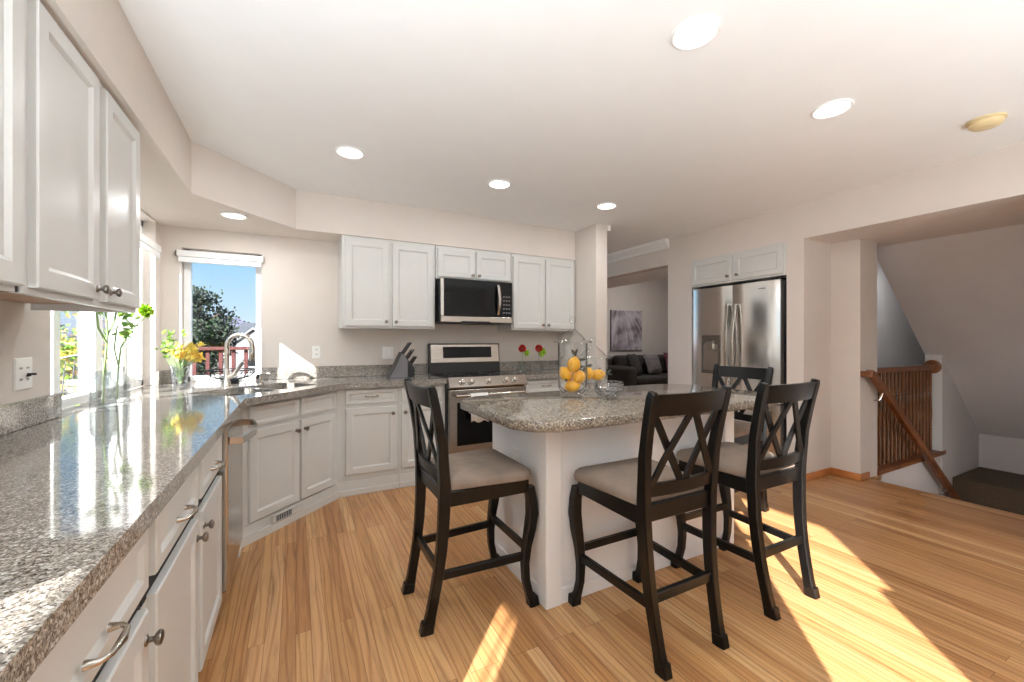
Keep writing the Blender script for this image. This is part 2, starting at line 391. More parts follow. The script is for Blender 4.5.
# crown moulding in the hall
m = MB().grid([[(FX-.0, y, CZ-.11), (FX-.015, y, CZ-.11), (FX-.02, y, CZ-.085), (FX-.07, y, CZ-.03), (FX-.075, y, CZ-.001), (FX, y, CZ-.001)] for y in (3.56, 7.5)])
m.box((2.945, 3.43, CZ-.06), (2.985, WY+.1, CZ-.001))
struct('trim_3', m, M['trimw'])
# unseen nook and entry walls, openings shaped to cast the sun patches
m = MB()
m.box((-1.78, -1.53, 0), (-1.7, -1.285, CZ)).box((-1.78, -.25, 0), (-1.7, .13, CZ)).box((-1.78, -1.285, 2.112), (-1.7, -.25, CZ)).box((-1.78, -1.285, 0), (-1.7, -.25, .3))
m.box((-1.78, .13, 0), (WX-.0, .25, CZ))
struct('wall_unseen_nook', m, M['wall'])
m = MB()
m.box((-1.78, -1.53, 0), (-.95, -1.45, CZ)).box((-1.03, -1.45, 0), (-.95, -.42, CZ)).box((-1.03, -.5, 0), (.54, -.42, CZ))
m.box((.48, -1.78, 0), (.54, -1.37, CZ)).box((.48, -1.37, 0), (.54, -1.27, 1.68)).box((.48, -1.37, 2.12), (.54, -.5, CZ)).box((.54, -1.78, 0), (4.15, -1.7, CZ))
struct('wall_rear', m, M['wall'])
struct('wall_unseen_entry', MB().box((FX, -1.7, 0), (FX+.14, .75, CZ)).box((FX+.141, .62, -2.5), (7.5, .75, CZ)), M['wall'])
# stairwell
m = MB().box((4.79, 1.84, -2.6), (7.4, 1.96, -.002)).box((6.28, 1.83, -2.6), (7.4, 1.96, 1.3))
struct('wall_stair', m, M['grey'])
struct('wall_stair_end', MB().box((6.262, 1.826, -.002), (6.279, 1.964, 1.1)), M['trimw'])
struct('wall_landing', MB().box((7.39, .6, -2.6), (7.5, 2.0, 1.6)), M['grey'])
m = MB().grid([[(5.03, y, SZ), (7.5, y, SZ-.866*2.47), (7.5, y, SZ-.866*2.47+.14), (5.03, y, SZ+.14)] for y in (.6, 1.965)])
struct('ceiling_stair', m, M['grey'])
m = MB()
m.box((4.8, 3.9, -.05), (12, 4.0, CZ)).box((11.9, 1.96, -.05), (12, 4, CZ)).box((7.0, 3.0, 0), (7.12, 3.9, CZ)).box((7.12, 3.0, 0), (12, 3.1, CZ)).box((7.4, 1.9, -.05), (12, 1.96, CZ))
struct('wall_hall', m, M['grey'])
struct('wall_over_stair', MB().grid([[(4.79, y, SZ+.145), (5.03, y, SZ+.145), (7.5, y, SZ-.866*2.47+.145), (7.5, y, CZ), (4.79, y, CZ)] for y in (1.9, 1.966)]), M['grey'])
struct('ceiling_hall', MB().box((4.79, 1.9, CZ+.001), (12, 4.0, CZ+.08)), M['grey'])
struct('floor_hall', MB().box((4.9, 1.965, -.06), (12, 3.5, -.001)), M['carpet'])
m = MB()
for i in range(11):
    m.box((SX+.001+.26*i, .76, -2.6), (SX+.26*(i+1), 1.825, -.18*(i+1)))
struct('trim_4', m, M['oaktrim'])
struct('trim_5', MB().box((6.55, .76, -1.0), (7.0, 1.825, -.28), .012).box((7.005, .76, -1.0), (7.385, 1.825, -.28), .012), M['carpet'])
# baseboards
struct('baseboard_right', MB().box((FX-.014, 2.06-.014, 0), (4.47, 2.06, .062), .004).box((4.456, 1.816, 0), (4.47, 2.05, .062), .004).box((4.456, 1.816, 0), (4.62, 1.83, .062), .004), M['oaktrim'])
# living room
m = MB()
m.box((4.86, 3.9, CZ), (9.2, 4.0, 3.1)).box((FX+.14, 7.5, 0), (9.2, 7.6, 3.2)).box((9.1, 4.0, 0), (9.2, 7.6, 3.2))
struct('wall_living', m, M['grey'])
m = MB().box((FX+.14, 3.58, 2.176), (4.86, 7.5, 2.5)).box((4.86, 3.9, 3.1), (9.2, 7.6, 3.2)).box((4.86, 4.0, 2.5), (4.9, 7.5, 3.1))
struct('ceiling_living', m, M['ceil'])

# windows
def win(name, x0, x1, z0, z1, yv, horiz, mulls):
    """frame at depth yv; horiz True: along X at Y=yv, else along Y at X=yv"""
    r = bpy.data.objects.new(name, None); COL.objects.link(r); r['kind'] = 'structure'; ORG[r.name] = Vector()
    def P(a, d, z): return (a, yv+d, z) if horiz else (yv-d, a, z)
    def bx(mb, a0, a1, d0, d1, b0, b1):
        p, q = P(a0, d0, b0), P(a1, d1, b1)
        return mb.box([min(i, j) for i, j in zip(p, q)], [max(i, j) for i, j in zip(p, q)], .003, 1)
    f = MB(); t = .045
    bx(f, x0, x0+t, -.03, .04, z0, z1); bx(f, x1-t, x1, -.03, .04, z0, z1); bx(f, x0, x1, -.03, .04, z0, z0+t); bx(f, x0, x1, -.03, .04, z1-t, z1)
    for a, b in mulls: bx(f, a, b, -.03, .04, z0, z1)
    o = build('window_frame', f, M['vinyl'], r); o['kind'] = 'structure'
    g = MB(); bx(g, x0+t, x1-t, .008, .012, z0+t, z1-t); o = build('window_pane', g, M['pane'], r); o['kind'] = 'structure'
    return r
win('window_1', LW0+.002, LW1-.002, CT+.002, LWT-.002, WX-.10, False, [(2.74, 2.80), (3.2, 3.29), (3.62, 3.68)])
win('window_2', BW0+.002, BW1-.002, CT+.002, BWT-.002, WY+.10, True, [])
win('window_3', -1.33, -.252, .302, 2.21, -1.74, False, [])
o_ = build('window_muntin', MB().box((-1.748, -1.132, .31), (-1.738, -1.122, 2.2)), M['vinyl'], bpy.data.objects['window_3']); o_['kind'] = 'structure'
def blind(lo, hi, label, horiz):
    r = thing('roller_blind', lo, label, 'window blind', 'rolled up window blinds')
    if horiz:
        build('headrail', MB().box((lo[0], lo[1], 1.925), (hi[0], hi[1], 1.975), .004), M['trimw'], r)
        build('rolled_shade', MB().box((lo[0]+.008, lo[1]+.004, 1.882), (hi[0]-.012, hi[1]-.003, 1.923), .006), M['vinyl'], r)
        build('end_cap', MB().box((lo[0]-.006, lo[1]+.004, 1.925), (lo[0]-.001, hi[1]-.004, 1.973)), M['knob'], r)
        build('end_cap', MB().box((hi[0]+.001, lo[1]+.004, 1.925), (hi[0]+.006, hi[1]-.004, 1.973)), M['knob'], r)
    else:
        build('headrail', MB().box((lo[0], lo[1], 1.925), (hi[0], hi[1], 1.975), .004), M['trimw'], r)
        build('rolled_shade', MB().box((lo[0]+.003, lo[1]+.008, 1.882), (hi[0]-.004, hi[1]-.012, 1.923), .006), M['vinyl'], r)
        build('end_cap', MB().box((lo[0]+.004, hi[1]+.001, 1.925), (hi[0]-.004, hi[1]+.006, 1.973)), M['knob'], r)
blind((WX+.002, 2.5, 1.88), (WX+.03, 4.06, 2.0), 'white rolled-up blind over the left wall window, beside the cabinet', False)
blind((-.84, WY-.035, 1.88), (-.25, WY-.002, 2.0), 'white rolled-up blind over the corner window with the sky view', True)

# ---------------------------------------------------------------- cabinets
def knob(name, p, n, parent, mat=None, r=.016):
    return build(name, MB().lathe([(r*.75, 0), (r*.7, .003), (r*.36, .006), (r*.36, .014), (r*.8, .018), (r, .023), (r*.92, .028), (r*.4, .031)], p, 16, n), mat or M['knob'], parent, smooth=50)
def pull(p, ux, n, parent, ln=.096, out=.03):
    p, ux, n = Vector(p), Vector(ux).normalized(), Vector(n).normalized()
    pts = [p-ux*ln/2, p-ux*ln/2+n*out*.6, p-ux*ln*.36+n*out*.95, p+n*out*1.1, p+ux*ln*.36+n*out*.95, p+ux*ln/2+n*out*.6, p+ux*ln/2]
    b = MB().tube(pts, [.0085, .005, .0045, .006, .0045, .005, .0085], 10)
    return build('pull', b, M['chrome'], parent, smooth=60)
def door(parent, O, ux, n, a, b, z0, z1, kn=None, name='door', frame=.052, pl=None):
    O, ux, n = Vector(O), Vector(ux).normalized(), Vector(n).normalized()
    d = build(name, MB().panel(O+ux*a, ux, n, b-a, z0, z1, .02, frame), M['cab'], parent)
    if kn: knob('knob', O+ux*kn[0]+Vector((0, 0, kn[1]))+n*.0202, n, d)
    if pl: pull(O+ux*pl[0]+Vector((0, 0, pl[1]))+n*.0195, ux, n, d)
    return d
X, Y = Vector((1, 0, 0)), Vector((0, 1, 0))
# left uppers (doors face +X)
LU = -.613
c = thing('wall_cabinet', (WX, 1.48, 1.37), 'white two-door wall cabinet beside the window, dark knobs low between its doors', 'cabinet')
build('cabinet_body', MB().box((WX+.002, 1.49, 1.405), (LU, 2.335, SZ-.002)).box((LU-.02, 1.49, 1.371), (LU, 2.335, 1.405)).box((WX+.02, 2.317, 1.371), (LU-.02, 2.335, 1.405)), M['cab'], c)
build('underside', MB().box((WX+.003, 1.491, 1.398), (LU-.021, 2.316, 1.404)), M['under'], c)
door(c, (LU, 0, 0), Y, X, 1.52, 1.902, 1.388, 2.142, (1.877, 1.425))
door(c, (LU, 0, 0), Y, X, 1.962, 2.312, 1.388, 2.142, (1.99, 1.425))
c = thing('wall_cabinet', (WX, .5, 1.37), 'white wall cabinet cut off by the left edge of the photo', 'cabinet')
build('cabinet_body', MB().box((WX+.002, .6, 1.405), (LU, 1.466, SZ-.002)).box((LU-.02, .6, 1.371), (LU, 1.466, 1.405)), M['cab'], c)
build('underside', MB().box((WX+.003, .601, 1.398), (LU-.021, 1.464, 1.404)), M['under'], c)
build('gap_shade_strip', MB().box((LU-.1, 1.4665, 1.372), (LU-.004, 1.4885, SZ-.004)), M['dark'], c)  # dark strip painted in as the shade between the two cabinets
door(c, (LU, 0, 0), Y, X, 1.05, 1.462, 1.385, 2.142)
door(c, (LU, 0, 0), Y, X, .62, 1.04, 1.385, 2.142)
# back uppers (doors face -Y); ux = +X
BU = 3.82
def upper(x0, x1, z0, doors, label, knz):
    c = thing('wall_cabinet', (x0, WY, z0), label, 'cabinet', 'wall cabinets on the range wall')
    build('cabinet_body', MB().box((x0+.001, BU, z0), (x1-.001, WY-.002, SZ-.002), .002, 1), M['cab'], c)
    for a, b, kx in doors: door(c, (0, BU, 0), X, -Y, a, b, z0+.02, SZ-.032, (kx, z0+knz))
upper(.347, 1.172, 1.362, [(.372, .742, .715), (.772, 1.15, .8)], 'white two-door wall cabinet left of the microwave', .06)
upper(1.176, 1.985, 1.846, [(1.195, 1.573, 1.545), (1.588, 1.968, 1.615)], 'small white two-door wall cabinet directly above the microwave', .05)
upper(1.989, 2.797, 1.362, [(2.005, 2.386, 2.36), (2.404, 2.785, 2.43)], 'white two-door wall cabinet right of the microwave above the red flowers', .06)
# left base run (faces +X)
LB = -.31
def base_left(y0, y1, label, units):
    c = thing('base_cabinet', (WX, y0, 0), label, 'cabinet')
    build('cabinet_body', MB().grid([[(WX+.002, y, .09), (LB, y, .09), (LB, y, .646), (LB-.1, y, .646), (LB-.1, y, .710), (LB, y, .710), (LB, y, CB-.002), (WX+.002, y, CB-.002)] for y in (y0+.001, y1-.001)]), M['cab'], c)
    build('toe_kick', MB().box((WX+.002, y0+.001, 0), (LB-.06, y1-.001, .089)), M['cab'], c)
    build('drawer_gap_shade', MB().box((LB-.09, y0+.004, .6465), (LB-.001, y1-.004, .7095)), M['dark'], c)  # dark box standing in for the shade inside the drawer slot
    for (a, b, kn) in units:
        door(c, (LB, 0, 0), Y, X, a, b, .10, .656, (kn, .598))
        door(c, (LB, 0, 0), Y, X, a, b, .700, .842, None, 'drawer', .03, ((a+b)/2-(.025 if a < 1 else 0), .748 if a < 1 else .757))
    return c
c0_ = base_left(.556, 1.215, 'white base cabinet nearest the camera under the left granite worktop', [(.70, 1.19, 1.165)])
base_left(1.215, 2.235, 'white two-door base cabinet next to the dishwasher, paired knobs', [(1.25, 1.715, 1.69), (1.775, 2.215, 1.80)])
build('sun_block_panel', MB().box((-.6, .5545, 0), (-.269, .575, CB-.002)), M['cab'], c0_)  # unseen panel added so the floor sun patch gets a straight edge
# dishwasher
c = thing('dishwasher', (WX, 2.24, 0), 'stainless dishwasher under the left worktop with a bowed bar handle', 'dishwasher')
build('tub', MB().box((WX+.1, 2.245, .1), (-.335, 2.838, CB-.004)), M['dark'], c)
dd = build('door', MB().box((-.334, 2.245, .115), (-.272, 2.83, .862), .008), M['steel'], c)
pts = [(-.272, 2.29, .79), (-.225, 2.30, .787)]+[(-.222+.035*math.sin(math.pi*i/8), 2.31+.455*i/8, .787) for i in range(1, 8)]+[(-.225, 2.775, .787), (-.272, 2.785, .79)]
build('handle', MB().bar(pts, .035, .014, (0, 0, 1)), M['steel'], dd, smooth=40)
build('kick_plate', MB().box((-.36, 2.245, .0), (-.345, 2.83, .108)), M['steel'], c)
# diagonal sink base
A2, B2 = Vector((-.29, 2.965, 0)), Vector((.305, 3.55, 0))
du = (B2-A2).normalized(); dn = Vector((du.y, -du.x, 0)); L2 = (B2-A2).length
F2 = A2-dn*.02
c = thing('base_cabinet', (F2.x, F2.y, 0), 'white diagonal corner sink cabinet with two doors and a floor vent grille', 'cabinet')
G2 = F2+du*L2
build('cabinet_body', MB().prism([(F2.x, F2.y), (G2.x, G2.y), (G2.x+.0, WY-.02), (WX+.02, WY-.02), (WX+.02, 2.845), (F2.x, 2.845)], .115, .64), M['cab'], c)
fr = MB()
q0, q1 = F2-dn*.03, G2-dn*.03
fr.prism([(F2.x, F2.y), (G2.x, G2.y), (q1.x, q1.y), (q0.x, q0.y)], .641, CB-.002)
fr.box((F2.x-.02, 2.845, .641), (F2.x, F2.y, CB-.002))
build('face_frame', fr, M['cab'], c)
pk = A2-dn*.008; qk = pk+du*(L2)
build('plinth', MB().prism([(pk.x-.012, 2.845), (pk.x-.012, pk.y), (qk.x, qk.y), (qk.x, qk.y+.04), (pk.x-.08, pk.y+.06), (pk.x-.08, 2.845)], 0, .113), M['cab'], c)
build('base_moulding', MB().prism([(A2.x+.0, 2.845), (A2.x+.0, A2.y), (B2.x, B2.y), (qk.x-.001, qk.y), (pk.x-.011, pk.y), (pk.x-.011, 2.845)], 0, .05), M['cab'], c)
door(c, F2, du, dn, .055, .44, .125, .69, (.412, .625))
door(c, F2, du, dn, .458, .80, .125, .69, (.486, .625))
door(c, F2, du, dn, .055, .44, .715, .842, None, 'false_drawer', .022)
door(c, F2, du, dn, .458, .80, .715, .842, None, 'false_drawer', .022)
v = MB(); vo = A2+du*.21+dn*.001
v.panel(vo, du, dn, .25, .055, .108, .006, .006, .002)
vg = build('vent_grille', v, M['cab'], c)
v = MB()
for i in range(9):
    p = vo+du*(.03+.014*i)+dn*.0065
    v.prism([(p.x, p.y), ((p+du*.007).x, (p+du*.007).y), ((p+du*.007+dn*.001).x, (p+du*.007+dn*.001).y), ((p+dn*.001).x, (p+dn*.001).y)], .063, .10)
build('vent_slots', v, M['dark'], vg)
# back base run (faces -Y)
BF = 3.57
def base_back(x0, x1, label, dr, doors):
    c = thing('base_cabinet', (x0, WY, 0), label, 'cabinet')
    build('cabinet_body', MB().box((x0+.001, BF, .115), (x1-.001, WY-.002, CB-.002)), M['cab'], c)
    build('plinth', MB().box((x0+.001, BF-.012, 0), (x1-.001, WY-.002, .114)).box((x0+.001, BF-.02, 0), (x1-.001, BF-.012, .05), .003, 1), M['cab'], c)
    for a, b in dr: door(c, (0, BF, 0), X, -Y, a, b, .735, .85, None, 'drawer', .025, ((a+b)/2, .797))
    for a, b, kx in doors: door(c, (0, BF, 0), X, -Y, a, b, .165, .705, (kx, .645))
base_back(.2905, .775, 'white base cabinet with one drawer, just right of the corner sink cabinet', [(.352, .755)], [(.352, .755, .722)])
base_back(.775, 1.187, 'white base cabinet partly behind the left stool, beside the range', [(.795, 1.16)], [(.795, 1.16, .825)])
base_back(1.982, 2.795, 'white base cabinet right of the range under the red flowers', [(2.0, 2.5), (2.52, 2.78)], [(2.0, 2.37, 2.34), (2.4, 2.78, 2.43)])

# worktops
def rot_rect(c, du, dn, a, b, r, n=4):
    """rounded rectangle loop, half sizes a (along du), b (along dn)"""
    pts = []
    for sx_, sy_, t0 in ((1, 1, 0), (-1, 1, 90), (-1, -1, 180), (1, -1, 270)):
        for i in range(n+1):
            t = math.radians(t0+90*i/n)
            u = sx_*(a-r)+r*math.cos(t); v_ = sy_*(b-r)+r*math.sin(t)
            pts.append((c[0]+du.x*u+dn.x*v_, c[1]+du.y*u+dn.y*v_))
    return pts
din = Vector((-dn.x, -dn.y, 0))
SC0 = Vector((-.235, 3.42, 0))
b1 = SC0-du*.19; b2 = SC0+du*.19
h1 = rot_rect(b1, du, din, .172, .2, .05); h2 = rot_rect(b2, du, din, .172, .2, .05)
m = MB().holed([(WX+.001, .30), (-.5, .553), (-.266, .553), (-.266, 2.85), (.322, 3.51), (1.187, 3.51), (1.187, WY-.001), (BW1-.001, WY-.001), (BW1-.001, WY+.062), (BW0+.001, WY+.062), (BW0+.001, WY-.001), (WX+.001, WY-.001), (WX+.001, LW1-.001), (WX-.062, LW1-.001), (WX-.062, LW0+.001), (WX+.001, LW0+.001)], [h1, h2], CB, CT)
solo('worktop', m, M['granite'], (-.3, .6, CB), 'long L-shaped speckled granite worktop with the corner sink', 'worktop')
solo('worktop', MB().box((1.98, 3.51, CB), (2.798, WY-.001, CT), .004, 1), M['granite'], (1.98, 3.51, CB), 'short speckled granite worktop right of the range', 'worktop')
# granite splash strips
def splash(lo, hi, label): solo('backsplash', MB().box(lo, hi, .003, 1), M['granite'], lo, label, 'backsplash', 'granite splash strips')
splash((WX+.001, .35, CT), (WX+.022, LW0+.04, CT+.105), 'granite splash strip on the left wall below the black-prong outlet')
splash((WX+.001, LW1+.002, CT), (WX+.022, WY-.023, CT+.105), 'tiny granite splash piece on the left wall in the window corner')
splash((WX+.001, WY-.022, CT), (BW0-.002, WY-.001, CT+.105), 'small granite splash piece left of the corner window')
splash((BW1+.002, WY-.022, CT), (1.186, WY-.001, CT+.105), 'long granite splash strip behind the knife block')
splash((1.98, WY-.022, CT), (2.798, WY-.001, CT+.105), 'granite splash strip behind the red flowers')

# sink
c = thing('kitchen_sink', (SC0.x, SC0.y, CB-.2), 'undermount double-bowl stainless sink set in the corner worktop', 'sink')
for b_ in (b1, b2):
    rings = []
    for z_, k_ in ((CB-.001, .0), (CB-.17, .012), (CB-.19, .035)):
        rings.append([(x, y, z_) for x, y in rot_rect(b_, du, din, .18-k_, .208-k_, .05)])
    bo = build('bowl', MB().grid(rings, False, True), M['chrome'], c, smooth=40)
    bo.modifiers.new('thickness', 'SOLIDIFY').thickness = .002
    build('drain', MB().lathe([(.045, 0), (.045, .004), (.03, .004), (.028, .001)], (b_.x, b_.y, CB-.187), 20), M['knob'], bo)
# faucet
fp = Vector((-.455, 3.70, CT))
c = thing('faucet', fp, 'tall gooseneck brushed nickel faucet behind the sink', 'faucet')
tow = Vector((.72, -.69, 0)).normalized()
tr_ = Vector((.95, -.3, 0)).normalized()
build('body', MB().lathe([(.028, 0), (.028, .01), (.022, .02), (.02, .09), (.016, .13)], fp, 20), M['chrome'], c, smooth=50)
neck = [fp+Vector((0, 0, .11)), fp+Vector((0, 0, .2)), fp+Vector((0, 0, .27))]+[fp+Vector((0, 0, .30))+tr_*.085*(1-math.cos(math.pi*i/10))+Vector((0, 0, .085*math.sin(math.pi*i/10))) for i in range(11)]
end = neck[-1]
build('spout', MB().tube(neck+[end+Vector((0, 0, -.03))], .016, 14), M['chrome'], c, smooth=60)
build('spray_head', MB().lathe([(.014, .03), (.019, 0), (.02, -.07), (.014, -.085)], end+Vector((0, 0, -.03)), 18), M['chrome'], c, smooth=50)
build('handle', MB().tube([fp+Vector((0, 0, .06)), fp+tr_*.05+Vector((0, 0, .09)), fp+tr_*.11+Vector((0, 0, .18))], [.018, .016, .012], 12), M['chrome'], c, smooth=60)
sp = Vector((-.25, 3.83, CT))
c = thing('soap_dispenser', sp, 'small curved nickel soap dispenser right of the faucet', 'soap dispenser')
build('pump_base', MB().lathe([(.022, 0), (.022, .012), (.011, .02), (.01, .05)], sp, 16), M['chrome'], c, smooth=50)
build('nozzle', MB().tube([sp+Vector((0, 0, .045)), sp+Vector((0, 0, .07)), sp+tr_*.02+Vector((0, 0, .085)), sp+tr_*.07+Vector((0, 0, .075))], .008, 10), M['chrome'], c, smooth=60)
# wire bowl on the window sill
bp = Vector((-.46, 3.96, CT+.001))
c = thing('wire_basket', bp, 'black wire fruit bowl on the sill behind the faucet', 'basket')
w_ = MB(); RR = .165; n_ = 22
prof = lambda t: (.05+(RR-.05)*math.sin(t*math.pi/2)**.9, .03+.075*t**1.5)
for i in range(n_):
    a = 2*math.pi*i/n_
    w_.tube([bp+Vector((prof(t/6)[0]*math.cos(a+.5*t/6), prof(t/6)[0]*math.sin(a+.5*t/6), prof(t/6)[1])) for t in range(7)], .0028, 5)
build('wires', w_, M['iron'], c)
build('rim', MB().tube([bp+Vector((RR*math.cos(2*math.pi*i/32), RR*math.sin(2*math.pi*i/32), .105)) for i in range(33)], .005, 8), M['iron'], c)
f_ = MB()
f_.lathe([(.055, 0), (.06, .008), (.05, .03), (.052, .034), (.02, .034)], bp, 20)
build('foot', f_, M['iron'], c)

# outlets and switch plates
def plate(p, ux, n, label, kind='outlet', wd=.072, ht=.116, cat='outlet'):
    p, ux, n = Vector(p), Vector(ux), Vector(n)
    c = thing('wall_outlet' if kind == 'outlet' else 'light_switch', p, label, cat)
    pl_ = build('cover_plate', MB().panel(p-ux*wd/2, ux, n, wd, -ht/2, ht/2, .006, .0), M['white'], c)
    s_ = MB()
    cols = [0] if wd < .1 else [-.023, .023]
    for cx_ in cols:
        if kind == 'outlet':
            for dz in (-.022, .022):
                for dx in (-.006, .006): s_.panel(p+ux*(cx_+dx-.0012)+n*.0062, ux, n, .0026, dz-.005, dz+.006, .0006, 0)
        else: s_.panel(p+ux*(cx_-.008)+n*.0062, ux, n, .016, -.03, .03, .004, 0)
    build('slots' if kind == 'outlet' else 'rocker', s_, M['dark'] if kind == 'outlet' else M['trimw'], c)
    return c
c = plate((WX+.0005, 2.31, 1.122), Y, X, 'white double outlet plate on the left wall under the wall cabinet', wd=.118, ht=.125)
build('toggle', MB().box((WX+.007, 2.327, 1.115), (WX+.03, 2.337, 1.123)).box((WX+.007, 2.32, 1.11), (WX+.012, 2.345, 1.115)), M['dark'], c)
plate((.165, WY-.0005, 1.15), X, -Y, 'white outlet plate on the back wall right of the corner window')
plate((.80, WY-.0005, 1.135), X, -Y, 'white double switch plate on the wall behind the knife block', 'switch', .11, .12, 'light switch')
c = thing('window_crank', (WX-.06, 3.74, .95), 'white window crank handle low at the left window', 'window crank')
build('crank_body', MB().box((WX-.069, 3.66, .962), (WX-.035, 3.74, 1.01), .006), M['vinyl'], c)
build('latch', MB().box((WX-.069, 3.80, .962), (WX-.035, 3.86, 1.01), .006), M['vinyl'], c)
build('crank_arm', MB().tube([(WX-.035, 3.70, .985), (WX-.025, 3.76, .975), (WX-.035, 3.83, .985)], .009, 8), M['vinyl'], c)

# ---------------------------------------------------------------- range
RX0, RX1, RF = 1.192, 1.974, 3.475
c = thing('range', (RX0, WY, 0), 'stainless freestanding range with black glass cooktop and five knobs', 'range')
build('range_body', MB().box((RX0, RF+.05, .09), (RX1, WY-.03, .905)).box((RX0+.02, RF+.09, 0), (RX1-.02, WY-.05, .09)), M['blackplastic'], c)
build('cooktop', MB().box((RX0, RF+.055, .906), (RX1, WY-.10, .922), .004), M['blackglass'], c)
cp = build('control_panel', MB().grid([[(x, RF+.06, .922), (x, RF+.02, .925), (x, RF-.02, .84), (x, RF-.01, .828), (x, RF+.06, .828)] for x in (RX0, RX1)]), M['steelh'], c)
pn = Vector((0, -.9, .42)).normalized()
for kx in (1.315, 1.402, 1.573, 1.748, 1.84):
    build('knob', MB().lathe([(.027, 0), (.027, .006), (.021, .010), (.0195, .034), (.015, .037)], Vector((kx, RF-.001, .882)), 20, pn), M['chrome'], cp, smooth=40)
bgp = build('backguard', MB().grid([[(x, WY-.10, .92), (x, WY-.03, .92), (x, WY-.03, 1.225), (x, WY-.075, 1.225)] for x in (RX0, RX1)]), M['blackplastic'], c)
build('backguard_trim', MB().grid([[(x, WY-.0905, 1.03), (x, WY-.0995, 1.03), (x, WY-.0815, 1.212), (x, WY-.0725, 1.212)] for x in (RX0+.012, RX1-.012)]), M['steelh'], bgp)
dsp = build('display', MB().grid([[(x, WY-.0945, 1.075), (x, WY-.097, 1.075), (x, WY-.0845, 1.19), (x, WY-.082, 1.19)] for x in (RX0+.14, RX1-.10)]), M['blackglass'], bgp)
od = build('oven_door', MB().box((RX0+.004, RF, .235), (RX1-.004, RF+.048, .815), .006), M['steelh'], c)
build('oven_window', MB().box((RX0+.075, RF-.003, .315), (RX1-.075, RF+.01, .70), .003), M['blackglass'], od)
hh = MB().tube([(RX0+.05, RF-.045, .765), (RX1-.05, RF-.045, .765)], .014, 14)
for x in (RX0+.08, RX1-.08): hh.tube([(x, RF, .765), (x, RF-.045, .765)], .011, 10)
build('handle', hh, M['chrome'], od, smooth=50)
build('drawer', MB().box((RX0+.004, RF, .085), (RX1-.004, RF+.048, .225), .006), M['steelh'], c)
# burner rings
br_ = MB()
for (x, y, r) in ((1.37, 3.68, .1), (1.77, 3.68, .085), (1.37, 3.9, .08), (1.77, 3.9, .1)):
    br_.grid([[Vector((x+rr*math.cos(2*math.pi*i/36), y+rr*math.sin(2*math.pi*i/36), .9224)) for i in range(36)] for rr in (r, r+.003)], False, False)
build('burner_rings', br_, plain('burner_mark', (90, 90, 92), .3), c)
# towel
t_ = MB()
x0, x1 = 1.375, 1.54
rows = []
for i in range(13):
    x = x0+(x1-x0)*i/12; wv_ = .006*math.sin(i*1.5); lo = .53+.01*math.sin(i*.9)
    rows.append([(x, RF-.012+wv_*.3, .60), (x, RF-.017+wv_*.3, .70), (x, RF-.02, .76), (x, RF-.032, .7815), (x, RF-.045, .7835), (x, RF-.058, .7815), (x, RF-.066+wv_*.6, .74), (x, RF-.07+wv_, .65), (x, RF-.07+wv_*1.4, lo)])
t_.grid(rows, False, False, False)
tw = solo('dish_towel', t_, M['towel'], (x0, RF-.05, .53), 'white dish towel hung over the oven handle', 'towel', smooth=80)
tw.modifiers.new('thickness', 'SOLIDIFY').thickness = .004
# microwave
MX0, MX1, MF, MZ0, MZ1 = 1.19, 1.94, 3.70, 1.425, 1.842
c = thing('microwave', (MX0, WY, MZ0), 'stainless and black over-the-range microwave with a bowed handle', 'microwave')
build('microwave_body', MB().box((MX0+.002, MF+.03, MZ0), (MX1-.002, WY-.002, MZ1-.002), .003, 1), M['blackplastic'], c)
md = build('door', MB().box((MX0+.002, MF, MZ0+.062), (MX1-.135, MF+.029, MZ1-.003), .004), M['blackglass'], c)
build('bottom_trim', MB().box((MX0+.002, MF-.002, MZ0+.004), (MX1-.002, MF+.029, MZ0+.06), .004), M['steelh'], c)
build('side_trim', MB().box((MX0+.001, MF-.001, MZ0+.062), (MX0+.03, MF+.028, MZ1-.003), .003), M['steel'], c)
build('vent_strip', MB().box((MX0+.2, MF-.0035, MZ0+.001), (MX1-.25, MF+.01, MZ0+.016), .002), M['blackplastic'], c)
hp = [(MX1-.165, MF-.001, MZ0+.085)]+[(MX1-.165, MF-.012-.035*math.sin(math.pi*i/10), MZ0+.085+.29*i/10) for i in range(11)]+[(MX1-.165, MF-.001, MZ0+.375)]
build('handle', MB().bar(hp, .026, .012, (1, 0, 0)), M['chrome'], md, smooth=40)
kp = build('control_panel', MB().box((MX1-.134, MF, MZ0+.062), (MX1-.002, MF+.029, MZ1-.003), .004), M['blackglass'], c)
KEY = plain('keypad_grey', (120, 120, 122), .4)
for i in range(5):
    for j in range(3): build('key', MB().box((MX1-.105+.03*j, MF-.001, MZ0+.10+.04*i), (MX1-.088+.03*j, MF+.001, MZ0+.112+.04*i)), KEY, kp)

# ---------------------------------------------------------------- refrigerator
FY0, FY1, FS, FD, FT = 2.245, 3.192, 2.715, 3.975, 1.825
c = thing('refrigerator', (FX, FY0, 0), 'stainless french-door refrigerator with ice dispenser in the right wall', 'refrigerator')
build('fridge_body', MB().box((FD+.072, FY0-.005, .02), (FX+.77, FY1-.002, FT-.01)), M['blackplastic'], c)
def fdoor(y0, y1, z0, z1, nm='door'):
    rings = []
    for z_ in (z0, z1):
        loop = [(FD+.07, y1, z_)]+[(FD+.012-.012*math.sin(math.pi*i/8)**.6, y1-(y1-y0)*i/8, z_) for i in range(9)]+[(FD+.07, y0, z_)]
        rings.append(loop)
    return build(nm, MB().grid(rings), M['fridge'], c, smooth=30)
M['fridge'] = steel('fridge_steel', (236, 234, 231), .15, (300, 300, 2), .05)
dr_ = fdoor(FY0, FS-.004, .66, FT); dl_ = fdoor(FS+.004, FY1, .66, FT); fz = fdoor(FY0, FY1, .06, .65, 'freezer_drawer')
